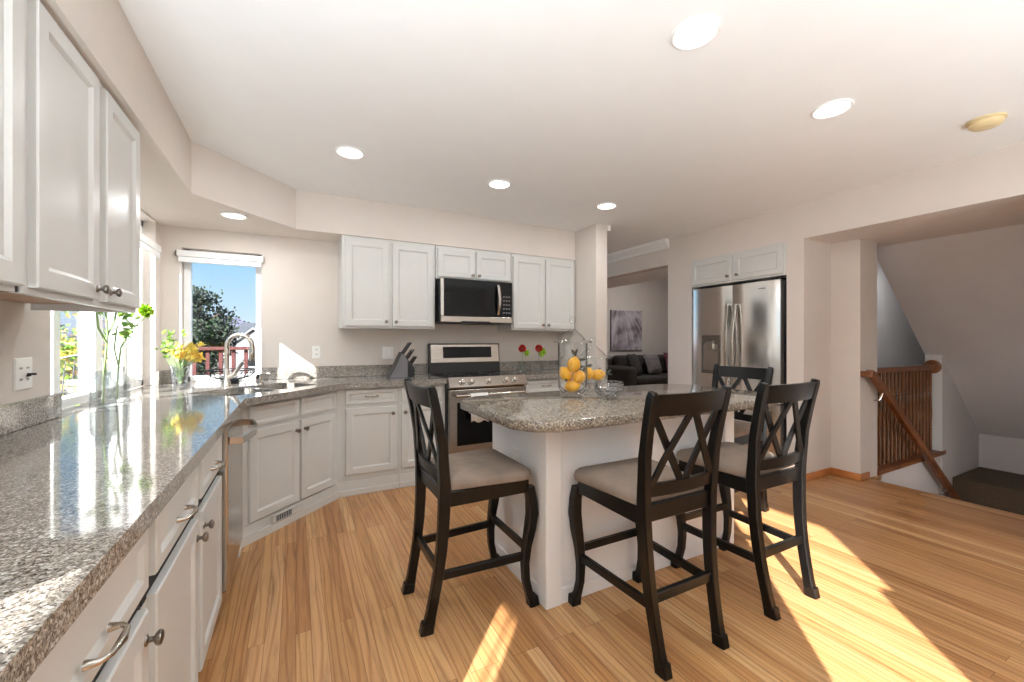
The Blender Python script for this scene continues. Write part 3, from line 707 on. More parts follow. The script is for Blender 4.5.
for yy, pr in ((FS-.045, dr_), (FS+.045, dl_)):
    s_ = 1 if yy > FS else -1
    pts = [(FD+.005, yy, .80)]+[(FD-.02-.045*math.sin(math.pi*i/12), yy-s_*.012*math.sin(math.pi*i/12), .80+.82*i/12) for i in range(13)]+[(FD+.005, yy, 1.62)]
    build('handle', MB().bar(pts, .03, .016, (0, 1, 0)), M['chrome'], pr, smooth=40)
build('handle', MB().tube([(FD+.004, FY0+.1, .59), (FD-.05, FY0+.1, .59), (FD-.05, FY1-.1, .59), (FD+.004, FY1-.1, .59)], .013, 10), M['chrome'], fz, smooth=40)
dp = build('dispenser', MB().box((FD-.006, 2.845, .90), (FD+.012, 3.075, 1.31), .004), M['knob'], dl_)
build('dispenser_recess', MB().box((FD-.008, 2.875, .93), (FD+.004, 3.045, 1.22), .003), M['chrome'], dp)
build('dispenser_spout', MB().box((FD-.03, 2.92, 1.16), (FD-.004, 3.01, 1.25), .006), M['chrome'], dp)
lg = MB()
for i in range(3): lg.box((FD-.0025, 2.38+.022*i, 1.752), (FD+.004, 2.395+.022*i, 1.762))
build('badge', lg, M['knob'], dr_)
hg = build('hinge_cover', MB().box((FD+.02, FY0+.003, FT+.001), (FD+.16, FY0+.05, FT+.02), .004), M['blackplastic'], c)
# cabinet above refrigerator
c = thing('wall_cabinet', (FX, RY0, 1.86), 'white two-door cabinet built in above the refrigerator', 'cabinet')
build('cabinet_body', MB().box((FX-.012, RY0+.001, 1.86), (FX+.6, RY1-.001, SZ-.002)), M['cab'], c)
door(c, (FX-.012, RY1, 0), -Y, -X, .02, .50, 1.878, SZ-.03, (.465, 1.925), frame=.045)
door(c, (FX-.012, RY1, 0), -Y, -X, .535, 1.01, 1.878, SZ-.03, (.57, 1.925), frame=.045)

# ---------------------------------------------------------------- island
IX0, IX1, IY0, IY1 = .82, 2.72, 1.442, 2.345
ix = thing('kitchen_island', (1.04, 1.63, 0), 'white paneled kitchen island with a granite top in the room centre', 'island')
BX0, BX1, BY0, BY1 = 1.04, 2.385, 1.635, 2.24
b = MB().box((BX0, BY0, 0), (BX1, BY1, CB-.03))
build('island_base', b, M['isl'], ix)
p_ = MB()
p_.box((BX0-.012, BY0-.012, 0), (BX0+.075, BY0+.075, CB-.001), .003, 1)
build('corner_post', p_, M['isl'], ix)
build('corner_post', MB().box((BX1-.075, BY0-.012, 0), (BX1+.012, BY0+.075, CB-.001), .003, 1), M['isl'], ix)
k_ = MB()
k_.box((BX0+.076, BY0-.008, 0), (BX1-.076, BY0-.0005, .075), .003, 1).box((BX0-.008, BY0+.076, 0), (BX0-.0005, BY1, .075), .003, 1)
build('base_moulding', k_, M['isl'], ix)
def chamf(x0, x1, y0, y1, ca, cb, n=5):
    pts = []
    pts += [(x0, y0+ca), (x0+.35*ca, y0+.38*ca), (x0+ca, y0)]
    for i in range(n+1):
        t = math.radians(-90+90*i/n); pts.append((x1-cb+cb*math.cos(t), y0+cb+cb*math.sin(t)))
    for i in range(n+1):
        t = math.radians(90*i/n); pts.append((x1-cb+cb*math.cos(t), y1-cb+cb*math.sin(t)))
    pts += [(x0+ca, y1), (x0+.35*ca, y1-.38*ca), (x0, y1-ca)]
    return pts
def edge(ins, z_): return [(x, y, z_) for x, y in chamf(IX0+ins, IX1-ins, IY0+ins, IY1-ins, .15, .24)]
build('granite_top', MB().grid([edge(.01, CB-.006), edge(.002, CB-.0), edge(0, CB+.006), edge(0, CT-.01), edge(.003, CT-.002), edge(.009, CT)]), M['granite2'], ix, smooth=30)
ou = build('outlet_plate', MB().box((BX0-.006, 1.90, .56), (BX0-.0005, 1.975, .68), .002, 1), M['white'], ix)

# ---------------------------------------------------------------- stools
def make_stool(label, loc, rz):
    """faces local +Y"""
    t = thing('counter_stool', loc, label, 'stool', 'black X-back counter stools', rz)
    ORG[t.name] = Vector()
    K = M['black']
    def P(name, mb, mat=K, par=None, sm=35): return build(name, mb, mat, par or t, Vector((0, 0, 0)), sm)
    def lerp(pts, z_):
        for (a, b), (c_, d) in zip(pts, pts[1:]):
            if a <= z_ <= c_: return b+(d-b)*(z_-a)/(c_-a)
        return pts[-1][1]
    def py(z_): return lerp([(0, -.250), (.12, -.226), (.3, -.195), (.5, -.182), (.62, -.182), (.8, -.195), (.95, -.222), (1.06, -.247)], z_)   # rear post centre line
    def px(z_): return lerp([(0, .164), (.6, .191), (1.06, .212)], z_)
    zs = [0, .03, .08, .16, .25, .35, .45, .55, .62, .7, .8, .9, .98, 1.04, 1.06]
    rx = .192
    for s in (-1, 1):
        leg = P('rear_post', MB().bar([(s*px(z_), py(z_), z_) for z_ in zs], [.036]*14+[.026], [.05, .048, .042, .042, .044, .046, .048, .05, .05, .046, .042, .038, .036, .034, .026]))
        P('foot_cap', MB().bar([(s*px(0), py(0)-.004, .0), (s*px(0), py(.03)-.003, .045)], .041, [.058, .052]), K, leg)
    fz_ = [0, .02, .06, .12, .2, .28, .36, .43, .5, .56]
    fo = [.026, .022, .006, -.008, -.012, -.004, .012, .022, .018, .008]
    fw = [.044, .042, .034, .034, .036, .040, .047, .05, .046, .042]
    for s in (-1, 1):
        leg = P('front_leg', MB().bar([(s*(.198+.25*o_), .225+o_, z_) for z_, o_ in zip(fz_, fo)], fw, fw))
        P('foot_cap', MB().bar([(s*.2045, .251, 0), (s*.2035, .246, .04)], .05, [.052, .046]), K, leg)
    # aprons
    z0, z1 = .535, .60
    P('apron', MB().bar([(-.195, .222, (z0+z1)/2), (.195, .222, (z0+z1)/2)], .025, z1-z0, (0, 1, 0)))
    P('apron', MB().bar([(-rx, -.178, (z0+z1)/2+.012), (rx, -.178, (z0+z1)/2+.012)], .028, z1-z0, (0, 1, 0)))
    for s in (-1, 1):
        P('apron', MB().bar([(s*rx, -.17, (z0+z1)/2), (s*.195, .215, (z0+z1)/2)], .025, z1-z0, (1, 0, 0)))
    # stretchers
    for s in (-1, 1):
        P('stretcher', MB().bar([(s*px(.235), py(.235), .235), (s*.195, .214, .235)], .022, .036, (1, 0, 0)))
    P('stretcher', MB().bar([(-px(.26), py(.26), .26), (px(.26), py(.26), .26)], .022, .04, (0, 1, 0)))
    P('stretcher', MB().bar([(-.195, .216, .275), (.195, .216, .275)], .022, .034, (0, 1, 0)))
    # seat pad
    def loop(ins, z_):
        n = 6; pts = []
        for (cx_, cy_, r, t0) in ((.178, .19, .06, 0), (-.178, .19, .06, 90), (-.172, -.135, .035, 180), (.172, -.135, .035, 270)):
            for i in range(n+1):
                a = math.radians(t0+90*i/n); r_ = max(r-ins, .004)
                pts.append((cx_*(1-.0*ins)+r_*math.cos(a)-(ins-(r-r_))*math.copysign(1, cx_), cy_+r_*math.sin(a)-(ins-(r-r_))*math.copysign(1, cy_), z_))
        return pts
    P('seat', MB().grid([loop(.022, .598), loop(.004, .606), loop(0, .62), loop(.006, .638), loop(.022, .65), loop(.06, .658), loop(.12, .662)]), M['seat'], t, 50)
    # back: crest rail, lower rail, two crossed pairs
    def rail(za, zb, bow, th, lean):
        rings = []
        for i in range(11):
            u = -1+2*i/10; x = u*px((za+zb)/2); d = -bow*(1-u*u)
            y0_, y1_ = py(za)+d, py(zb)+d
            zz = zb-.006*(1-u*u)*0
            rings.append([(x, y0_-th/2, za), (x, y1_-th/2, zz), (x, y1_+th/2, zz), (x, y0_+th/2, za)])
        return MB().grid(rings)
    P('crest_rail', rail(.965, 1.05, .022, .022, 0))
    P('back_rail', rail(.648, .697, .02, .022, 0))
    def onback(u, z_):
        return Vector((u*px(z_), py(z_)-.021*(1-u*u), z_))
    def slat(u0, u1, off):
        return MB().bar([onback(u0+(u1-u0)*i/6, .972-(.972-.69)*i/6)+Vector((0, off, 0)) for i in range(7)], .03, .012, (1, 0, 0))
    for u0, u1, off in ((-.88, -.06, .006), (-.06, -.88, -.006), (.06, .88, -.006), (.88, .06, .006)):
        P('back_slat', slat(u0, u1, off))
    return t
st = make_stool('black X-back counter stool at the left end of the island, facing right', (.747, 1.90, 0), math.radians(-90))
dup(st, (1.382, 1.36, 0), 0, 'black X-back counter stool nearest the camera, at the front of the island')
dup(st, (2.075, 1.365, 0), 0, 'black X-back counter stool at the front right of the island, in the sunlight')
dup(st, (2.80, 1.99, 0), math.radians(92), 'black X-back counter stool behind, at the right end of the island before the refrigerator')

# ---------------------------------------------------------------- glass jars, lemons, bowl on the island
def glass_obj(name, prof, c, par, mat=None, n=40):
    o = build(name, MB().lathe(prof, c, n, cap=False), mat or M['glass'], par, smooth=60); return o
def jar(c, R, zb, zt, ztop, label, k_=1.0):
    c = Vector(c)
    t = thing('apothecary_jar', c, label, 'glass jar', 'glass apothecary jars')
    glass_obj('jar_body', [(.0, .004), (R*.62, .002), (R*.66, .008), (R*.3, .02), (R*.2, .035), (R*.3, .05), (R*.7, zb-.914+.0), (R*.97, zb-.914+.035), (R, zb-.914+.08), (R, zt-.914-.01), (R*1.05, zt-.914), (R*1.02, zt-.914-.002), (R*.97, zt-.914-.012), (R*.96, zb-.914+.085), (R*.9, zb-.914+.04), (R*.5, zb-.914+.012), (0, zb-.914+.008)], c, t)
    h = zt-.914; H_ = ztop-.914
    fr_ = .021
    glass_obj('lid', [(R*.9, h+.002), (R*1.25, h+.003), (R*1.3, h+.008), (R*1.25, h+.014), (R*.86, h+.018), (R*.80, h+.03), (R*.62, h+.05), (R*.42, h+.062), (R*.24, h+.08), (R*.12, h+.095), (R*.1, H_-fr_*2.1), (fr_*.6, H_-fr_*1.9), (fr_*.95, H_-fr_*1.4), (fr_, H_-fr_), (fr_*.8, H_-fr_*.4), (fr_*.4, H_-fr_*.08), (0, H_)], c, t)
    return t
j1 = Vector((1.470, 2.027, CT)); j2 = Vector((1.755, 2.19, CT))
jar(j1, .088, .935, 1.236, 1.40, 'taller footed glass jar of lemons on the island, left one')
jar(j2, .096, .955, 1.135, 1.275, 'shorter footed glass jar of lemons behind the taller jar')
def lemon(c, az, el, label, s=1.0, lf=True):
    c = Vector(c); ax = Vector((math.cos(az)*math.cos(el), math.sin(az)*math.cos(el), math.sin(el)))
    pr = [(.001, -.046), (.007, -.043), (.011, -.039), (.022, -.032), (.031, -.018), (.0345, 0), (.031, .018), (.021, .032), (.011, .039), (.007, .043), (.001, .047)]
    t = thing('lemon', c, label, 'lemon', 'lemons in the glass jars')
    build('fruit', MB().lathe([(r*s, h*s) for r, h in pr], c, 18, ax), M['lemon'], t, smooth=70)
    if lf:
        l_ = MB()
        for i in range(2): l_.leaf(c+ax*.045*s, ax+Vector((random.uniform(-.8, .8), random.uniform(-.8, .8), random.uniform(-.3, .6))), .045*s, .02*s)
        build('leaf', l_, M['leafdark'], t)
def at(base, right, z_, dep=0):
    rr = Vector((.886, -.463, 0)); ff = Vector((.463, .886, 0)); return Vector((base.x, base.y, z_))+rr*right+ff*dep
lemon(at(j1, .004, 1.108, -.02), .3, 1.2, 'lemon standing topmost in the taller jar', 1.15)
lemon(at(j1, -.04, 1.052, .005), 2.2, .9, 'lemon at the left side of the taller jar', 1.1)
lemon(at(j1, .037, 1.036, -.015), .6, .5, 'lemon at the middle right of the taller jar', 1.1)
lemon(at(j1, -.002, .982, -.015), -.4, .2, 'lemon at the bottom of the taller jar', 1.1, False)
lemon(at(j2, -.035, 1.035, -.02), .9, .8, 'lemon at the left of the shorter jar, partly behind the taller jar', 1.05)
lemon(at(j2, .028, 1.025, -.02), -.5, .2, 'lemon at the right of the shorter jar', 1.1)
lf = MB()
for i in range(26):
    a = random.uniform(0, 6.28); r = random.uniform(.02, .066)
    p = j1+Vector((r*math.cos(a), r*math.sin(a), random.uniform(.10, .24)))
    lf.leaf(p, (random.uniform(-1, 1), random.uniform(-1, 1), random.uniform(-.2, .8)), .04, .018)
o_ = solo('leafy_sprig', lf, M['leafdark'], j1+Vector((0, 0, .1)), 'dark leafy sprig among the lemons in the taller jar', 'leaves')
lf = MB()
for i in range(12):
    a = random.uniform(0, 6.28); r = random.uniform(.02, .07)
    p = j2+Vector((r*math.cos(a), r*math.sin(a), random.uniform(.07, .17)))
    lf.leaf(p, (random.uniform(-1, 1), random.uniform(-1, 1), random.uniform(-.2, .8)), .035, .016)
solo('leafy_sprig', lf, M['leafdark'], j2+Vector((0, 0, .08)), 'dark leafy sprig among the lemons in the shorter jar', 'leaves')
solo('crystal_bowl', MB().lathe([(0, .002), (.045, .0), (.06, .012), (.083, .045), (.088, .075), (.082, .1), (.076, .098), (.08, .075), (.075, .047), (.052, .018), (0, .012)], (1.615, 1.872, CT), 32, cap=False), M['crystal'], (1.615, 1.872, CT), 'small cut crystal bowl on the island beside the lemon jars', 'bowl', smooth=60)

# ---------------------------------------------------------------- flowers and vases
vs = Vector((-.90, 2.90, CT))
def bottle(c, R, H_, label, neck=.6):
    c = Vector(c)
    return solo('glass_bottle_vase', MB().lathe([(0, .004), (R*.95, .0), (R, .008), (R, H_*.62), (R*.92, H_*.72), (R*neck, H_*.82), (R*neck, H_*.97), (R*neck*1.12, H_), (R*neck*.9, H_), (R*neck*.88, H_*.83), (R*.88, H_*.7), (R*.93, .02), (0, .014)], c, 24, cap=False), M['vase'], c, label, 'vase', 'clear glass vases by the left window', 60)
bottle((-.862, 2.80, CT), .05, .185, 'clear glass vase with the green stem, nearer of the two by the left window')
bottle((-.868, 3.0, CT), .055, .195, 'clear glass vase farther along the left window, holding the branching flower stem')
g = thing('cut_flower', (-.862, 2.80, CT+.016), 'tall forked green stem standing in the nearer glass vase', 'flower')
s_ = MB()
s_.tube([(-.862, 2.80, CT+.016), (-.86, 2.81, CT+.2), (-.855, 2.83, CT+.38), (-.86, 2.81, CT+.55)], [.0055, .005, .0045, .004], 8)
s_.tube([(-.8555, 2.826, CT+.36), (-.84, 2.87, CT+.44), (-.83, 2.90, CT+.56)], .005, 8)
s_.tube([(-.857, 2.822, CT+.33), (-.87, 2.77, CT+.40), (-.87, 2.74, CT+.50)], .0045, 8)
build('stem', s_, M['stem'], g, smooth=60)
l_ = MB()
for i in range(14): l_.leaf((-.86+random.uniform(-.02, .02), 2.80+random.uniform(-.06, .1), CT+random.uniform(.46, .54)), (random.uniform(-.5, .5), random.uniform(-1, 1), random.uniform(0, 1)), .07, .03)
build('leaves', l_, M['leaf'], g)
g = thing('cut_flower', (-.868, 3.0, CT+.016), 'branching stem with one round green bloom beside the wall cabinet', 'flower')
s_ = MB()
fl = Vector((-.80, 3.22, 1.43))
s_.tube([(-.868, 3.0, CT+.016), (-.865, 3.01, CT+.18), (-.86, 3.03, CT+.30), (-.84, 3.08, CT+.38), fl-Vector((0, 0, .03))], [.006, .005, .005, .004, .003], 8)
s_.tube([(-.865, 3.01, CT+.2), (-.87, 2.97, CT+.30), (-.86, 2.98, CT+.42)], .004, 8)
build('stem', s_, M['stem'], g, smooth=60)
l_ = MB()
for i in range(16): l_.leaf((-.85+random.uniform(-.02, .03), 3.02+random.uniform(-.06, .1), CT+random.uniform(.36, .48)), (random.uniform(-.5, .5), random.uniform(-.6, 1), random.uniform(-.3, .6)), .06, .03)
build('leaves', l_, M['leaf'], g)
l_ = MB()
for i in range(320):
    d = Vector((random.gauss(0, 1), random.gauss(0, 1), random.gauss(0, 1))).normalized()
    l_.leaf(fl+d*random.uniform(.0, .026), d, random.uniform(.014, .026), .016)
build('bloom', l_, M['petalg'], g)
# yellow bouquet in cut-glass vase
v0 = Vector((-.735, 3.715, CT))
solo('crystal_vase', MB().lathe([(0, .003), (.04, .0), (.044, .01), (.046, .06), (.055, .13), (.062, .165), (.057, .165), (.05, .13), (.041, .06), (.038, .02), (0, .016)], v0, 28, cap=False), M['crystal'], v0, 'cut crystal vase of yellow flowers in the window corner', 'vase', smooth=60)
g = thing('flower_bouquet', v0+Vector((0, 0, .02)), 'yellow and orange flower bouquet in the crystal vase', 'flowers')
rr = Vector((.886, -.463, 0)); ff = Vector((.463, .886, 0))
heads = []
for i in range(34):
    a = random.uniform(0, 6.28); r = math.sqrt(random.random())*.105
    heads.append((r*math.cos(a)+.035, r*math.sin(a)*.8, .25+random.uniform(-.055, .06)))
stb = MB(); yb = MB(); ob_ = MB(); lb = MB()
for i, (a, d, h) in enumerate(heads):
    p = v0+rr*a+ff*d+Vector((0, 0, h))
    stb.tube([v0+rr*a*.12+ff*d*.12+Vector((0, 0, .03)), v0+rr*a*.4+ff*d*.4+Vector((0, 0, .16)), p], .0022, 5)
    tgt = ob_ if a > .06 and i % 2 == 0 else yb
    for k_ in range(16):
        dd_ = Vector((random.gauss(0, 1), random.gauss(0, 1), random.gauss(.3, 1))).normalized()
        tgt.leaf(p, dd_, random.uniform(.022, .036), .018)
for i in range(46):
    a = random.uniform(-.13, -.0); d = random.uniform(-.05, .05); h = random.uniform(.21, .40)-.3*max(0, a+.06)
    lb.leaf(v0+rr*a+ff*d+Vector((0, 0, h)), (random.uniform(-1, 1), random.uniform(-1, 1), random.uniform(-.2, 1)), .045, .022)
for i in range(5):
    stb.tube([v0+Vector((0, 0, .05)), v0+rr*(-.03-.015*i)+Vector((0, 0, .2)), v0+rr*(-.05-.018*i)+Vector((0, 0, .36))], .002, 5)
build('stems', stb, M['stem'], g); build('yellow_blooms', yb, M['petal'], g); build('orange_blooms', ob_, M['petal2'], g); build('leaves', lb, M['leaf'], g)
# red flowers
def redfl(c, label, lv, gl):
    c = Vector(c)
    solo('glass_posy_vase', MB().lathe([(0, .003), (.045, 0), (.05, .01), (.052, .05), (.035, .085), (.03, .1), (.04, .11), (.036, .11), (.027, .1), (.032, .085), (.048, .05), (.045, .015), (0, .01)], c, 24, cap=False), M['crystal'], c, gl, 'vase', 'small glass vases right of the range', 60)
    t = thing('red_flower', c+Vector((0, 0, .014)), label, 'flower')
    top = c+Vector((.0, -.01, .255))
    build('stem', MB().tube([c+Vector((0, 0, .014)), c+Vector((.004, 0, .12)), top], .003, 6), M['stem'], t)
    f = MB()
    for i in range(110):
        d = Vector((random.gauss(0, 1), random.gauss(0, 1), random.gauss(.2, 1))).normalized(); f.leaf(top+d*.012, d, .034, .03)
    build('bloom', f, M['red'], t)
    f = MB()
    for i in range(lv):
        f.leaf(top+Vector((.02, 0, -.035)), (random.uniform(.1, 1), random.uniform(-.5, .5), random.uniform(-.9, .2)), .07, .035)
    build('leaves', f, M['petalg'], t)
redfl((2.17, 3.92, CT), 'red bloom nearer the range, on the back worktop', 9, 'small clear vase of the red flower nearer the range')
redfl((2.385, 3.93, CT), 'red bloom with bright green leaves farther from the range', 18, 'small clear vase of the red flower farther from the range')

# ---------------------------------------------------------------- knife block
kb = Vector((.80, 3.86, CT))
c = thing('knife_block', kb, 'black slanted knife block with a grey steel side, left of the range', 'knife block')
def kbl(y0, y1, g): return [[(kb.x-.06+g, y, CT+.001+g), (kb.x+.17-g, y, CT+.001+g), (kb.x+.17-g, y, CT+.085-g), (kb.x+.055, y, CT+.235-g*1.5)] for y in (y0, y1)]
build('block', MB().grid(kbl(kb.y-.065, kb.y+.065, 0)), M['blackplastic'], c)
build('steel_face', MB().grid([[(kb.x-.055, y, CT+.004), (kb.x+.105, y, CT+.004), (kb.x+.105, y, CT+.16), (kb.x+.055, y, CT+.225)] for y in (kb.y-.069, kb.y-.0655)]), plain('dull_steel', (120, 120, 124), .35, .8), c)
axn = Vector((.56, -.06, .83)).normalized()
for row, yo in enumerate((-.05, -.02, .012, .042)):
    for q in range(3):
        t = .12+.32*q
        p = Vector((kb.x+.055+.115*t, kb.y+yo, CT+.235-.15*t))
        ln = .125-.02*q-.008*(row % 2)
        kn_ = thing('knife', p, 'black-handled knife in the slanted block', 'knife', 'knives in the block')
        build('handle', MB().bar([p+axn*.004, p+axn*.03, p+axn*(ln*.7), p+axn*ln], [.016, .019, .015, .019], [.012, .014, .012, .012], (0, 1, 0)), M['blackplastic'], kn_)
        build('bolster', MB().bar([p-axn*.012, p+axn*.0035], .018, .013, (0, 1, 0)), M['chrome'], kn_)
        if q < 2: build('end_cap', MB().bar([p+axn*(ln+.0005), p+axn*(ln+.004)], .017, .012, (0, 1, 0)), M['chrome'], kn_)

# ---------------------------------------------------------------- stair rail and balustrade
c = thing('stair_handrail', (4.46, 1.8, .95), 'oak wall handrail sloping down into the stairwell', 'handrail')
build('rail', MB().bar([(4.50, 1.83, .955), (4.50, 1.765, .955)], .05, .06, (0, 0, 1)).bar([(4.475, 1.765, .965), (4.53, 1.765, .955), (6.75, 1.765, -.72)], .05, .062, (0, 1, 0)), M['rail'], c)
bk = MB()
for x in (4.72, 6.2): bk.tube([(x, 1.829, .955-.755*(x-4.53)-.11), (x, 1.79, .955-.755*(x-4.53)-.10), (x, 1.765, .955-.755*(x-4.53)-.035)], .008, 8)
build('bracket', bk, M['chrome'], c)
c = thing('balustrade', (4.8, 1.9, 0), 'oak balustrade of turned spindles along the stairwell', 'balustrade')
BYc = 1.90
build('top_rail', MB().bar([(4.795, BYc, .965), (6.26, BYc, .965)], .06, .05, (0, 1, 0)), M['rail'], c)
build('base_rail', MB().bar([(4.795, BYc-.03, .02), (6.36, BYc-.03, .02)], .1, .045, (0, 1, 0)), M['rail'], c)
build('rosette', MB().lathe([(.075, 0), (.075, .012), (.055, .018), (.05, .026), (.02, .03)], (6.2615, BYc-.0, .965), 28, (-1, 0, 0)), M['rail'], c, smooth=40)
n_ = 17
for i in range(n_):
    x = 4.85+(6.2-4.85)*i/(n_-1)
    prof = [(.019, .042), (.019, .27), (.023, .285), (.015, .30), (.022, .315), (.016, .335), (.0225, .45), (.018, .6), (.014, .69), (.021, .70), (.013, .715), (.02, .73), (.016, .745), (.018, .76), (.018, .94)]
    build('baluster', MB().lathe([(r*.72, h) for r, h in prof], (x, BYc, 0), 10), M['bal'], c, smooth=50)

# ---------------------------------------------------------------- ceiling fixtures
def can(x, y, z_, label, W, r=.083):
    c = thing('recessed_light', (x, y, z_), label, 'ceiling light', 'recessed ceiling lights')
    build('trim_ring', MB().lathe([(r*1.12, -.001), (r*1.1, -.008), (r, -.011), (r*.92, -.006), (r*.92, -.002)], (x, y, z_), 36, cap=False), M['trimw'], c, smooth=40)
    build('lens', MB().lathe([(r*.915, -.0055), (r*.9, -.0065)], (x, y, z_), 32), M['lens'], c)
    l = bpy.data.lights.new('can_lamp', 'AREA'); l.shape = 'DISK'; l.size = r*1.7; l.energy = W; l.color = (.97, .985, 1)
    lo = bpy.data.objects.new('can_lamp', l); COL.objects.link(lo); lo.parent = c; lo.location = (0, 0, -.014)
S_ = 1.04
FILL_COL = (.80, .92, 1)
WATT = 5
for (x, y, lab) in ((1.366*S_, 1.087*S_, 'recessed ceiling light nearest the camera, largest in view'), (2.436*S_, 1.117*S_, 'recessed ceiling light at the right, near the smoke detector'), (.302*S_, 2.784*S_, 'recessed ceiling light at the left above the sink run'), (1.366*S_, 2.818*S_, 'recessed ceiling light above the space before the range'), (2.425*S_, 2.84*S_, 'recessed ceiling light farthest right, near the hall opening')):
    can(x, y, CZ, lab, WATT)
can(-.384*S_, 3.456*S_, SZ, 'recessed light in the soffit above the sink', 6, .075)
def uplight(x, y, W, label, zt=1.1):  # unseen lamp added behind the camera to brighten the ceiling
    c = thing('fill_uplight', (x, y, 0), label, 'fill light')
    build('lamp_base', MB().lathe([(.14, .001), (.14, .02), (.03, .035), (.015, .05)], (x, y, 0), 28), M['chrome'], c, smooth=40)  # base of the added fill uplight
    build('pole', MB().tube([(x, y, .04), (x, y, zt-.12)], .012, 10), M['chrome'], c, smooth=60)
    build('bowl', MB().lathe([(.02, zt-.12), (.1, zt-.1), (.17, zt-.05), (.2, zt), (.19, zt), (.16, zt-.045), (.09, zt-.09), (.015, zt-.105)], (x, y, 0), 28), M['chrome'], c, smooth=40)  # bowl of the added fill uplight
    l = bpy.data.lights.new('fill_bulb', 'AREA'); l.shape = 'DISK'; l.size = .3; l.energy = W; l.color = FILL_COL
    lo = bpy.data.objects.new('fill_bulb', l); COL.objects.link(lo); lo.parent = c; lo.location = (0, 0, zt-.02); lo.rotation_euler = (math.pi, 0, 0)
for (x, y, W, lab) in ((-.6, -.3, 112, 'added fill uplight behind the camera, left'), (1.9, -.9, 34, 'added fill uplight behind the camera, right'), (3.4, -.9, 14, 'added fill uplight behind the camera, far right')):
    uplight(x, y, W, lab)
can(7.6, 2.4, CZ, 'added unseen fill light on the hall ceiling beyond the balustrade', 6)  # hidden lamp added to lift the otherwise dark hall wall
c = thing('stair_fill_light', (5.5, .752, .0), 'added fill light on the unseen stairwell side wall', 'added wall light')  # unseen light added to brighten the sloped stair ceiling
build('stair_fill_backplate', MB().lathe([(.06, 0), (.06, .012), (.02, .02)], (5.5, .751, .0), 20, (0, 1, 0)), M['chrome'], c, smooth=40)
build('stair_fill_glass', MB().lathe([(.05, -.05), (.07, .07)], (5.5, .85, .0), 20, cap=False), M['glass'], c, smooth=60)
l = bpy.data.lights.new('stair_fill_bulb', 'POINT'); l.shadow_soft_size = .04; l.energy = 6; l.color = (.95, .98, 1)
lo = bpy.data.objects.new('stair_fill_bulb', l); COL.objects.link(lo); lo.parent = c; lo.location = (0, .1, .02)
p = Vector((3.292*S_, .788*S_, CZ))
c = thing('smoke_detector', p, 'yellowed round smoke detector on the ceiling', 'smoke detector')
build('base', MB().lathe([(.078, -.001), (.078, -.012)], p, 32), M['cream'], c, smooth=40)
build('cover', MB().lathe([(.07, -.0125), (.068, -.03), (.055, -.042), (.02, -.045)], p, 32), M['cream'], c, smooth=40)
build('test_button', MB().lathe([(.012, -.0455), (.011, -.049)], p+Vector((-.02, -.02, 0)), 14), M['cream'], c)

# ---------------------------------------------------------------- living room
c = thing('sofa', (7.3, 7.0, 0), 'charcoal fabric sofa in the living room', 'sofa')
build('sofa_base', MB().box((6.1, 6.35, .06), (9.0, 7.4, .34), .03), M['sofa'], c, smooth=40)
build('backrest', MB().box((6.1, 7.15, .34), (9.0, 7.45, .88), .08, 4), M['sofa'], c, smooth=40)
build('arm', MB().box((5.95, 6.3, .06), (6.22, 7.42, .72), .09, 4), M['sofa'], c, smooth=40)
for i in range(3): build('seat_cushion', MB().box((6.24+.91*i, 6.3, .345), (7.14+.91*i, 7.16, .50), .05, 3), M['sofa'], c, smooth=40)
for i in range(3): build('back_cushion', MB().box((6.26+.9*i, 6.95, .5), (7.13+.9*i, 7.2, .93), .08, 4), M['sofa'], c, smooth=40)
def cushion(c0, s, ax, mat, label, rz):
    b_ = MB(); rot = Matrix.Rotation(rz, 3, 'Z') @ Matrix.Rotation(math.radians(-20), 3, 'X')
    n = 10; top = []; pts = {}
    rings = []
    for sgn in (1, -1):
        for j in range(n+1):
            row = []
            for i in range(n+1):
                u, v_ = -1+2*i/n, -1+2*j/n
                h = .09*((1-u**4)*(1-v_**4))**.5*sgn
                k_ = 1-.06*(1-abs(u*v_))
                row.append(Vector(c0)+rot @ Vector((u*s*k_, h, v_*s*k_)))
            rings.append(row)
    b_.grid(rings[:n+1], False, False, False); b_.grid(rings[n+1:], False, False, False)
    bmesh.ops.remove_doubles(b_.bm, verts=b_.bm.verts, dist=.001)
    solo('throw_cushion', b_, mat, c0, label, 'cushion', smooth=60)
cushion((7.12, 6.78, .74), .23, 0, M['cushg'], 'grey square throw cushion in the middle of the sofa', .1)
cushion((7.78, 6.74, .76), .24, 0, M['cushr'], 'maroon patterned throw cushion at the right of the sofa', -.3)
cushion((6.5, 6.7, .74), .25, 0, M['sofa'], 'charcoal throw cushion at the sofa arm', .5)
c = thing('canvas_painting', (6.8, 7.49, 1.0), 'large abstract grey-violet canvas on the living room wall', 'painting')
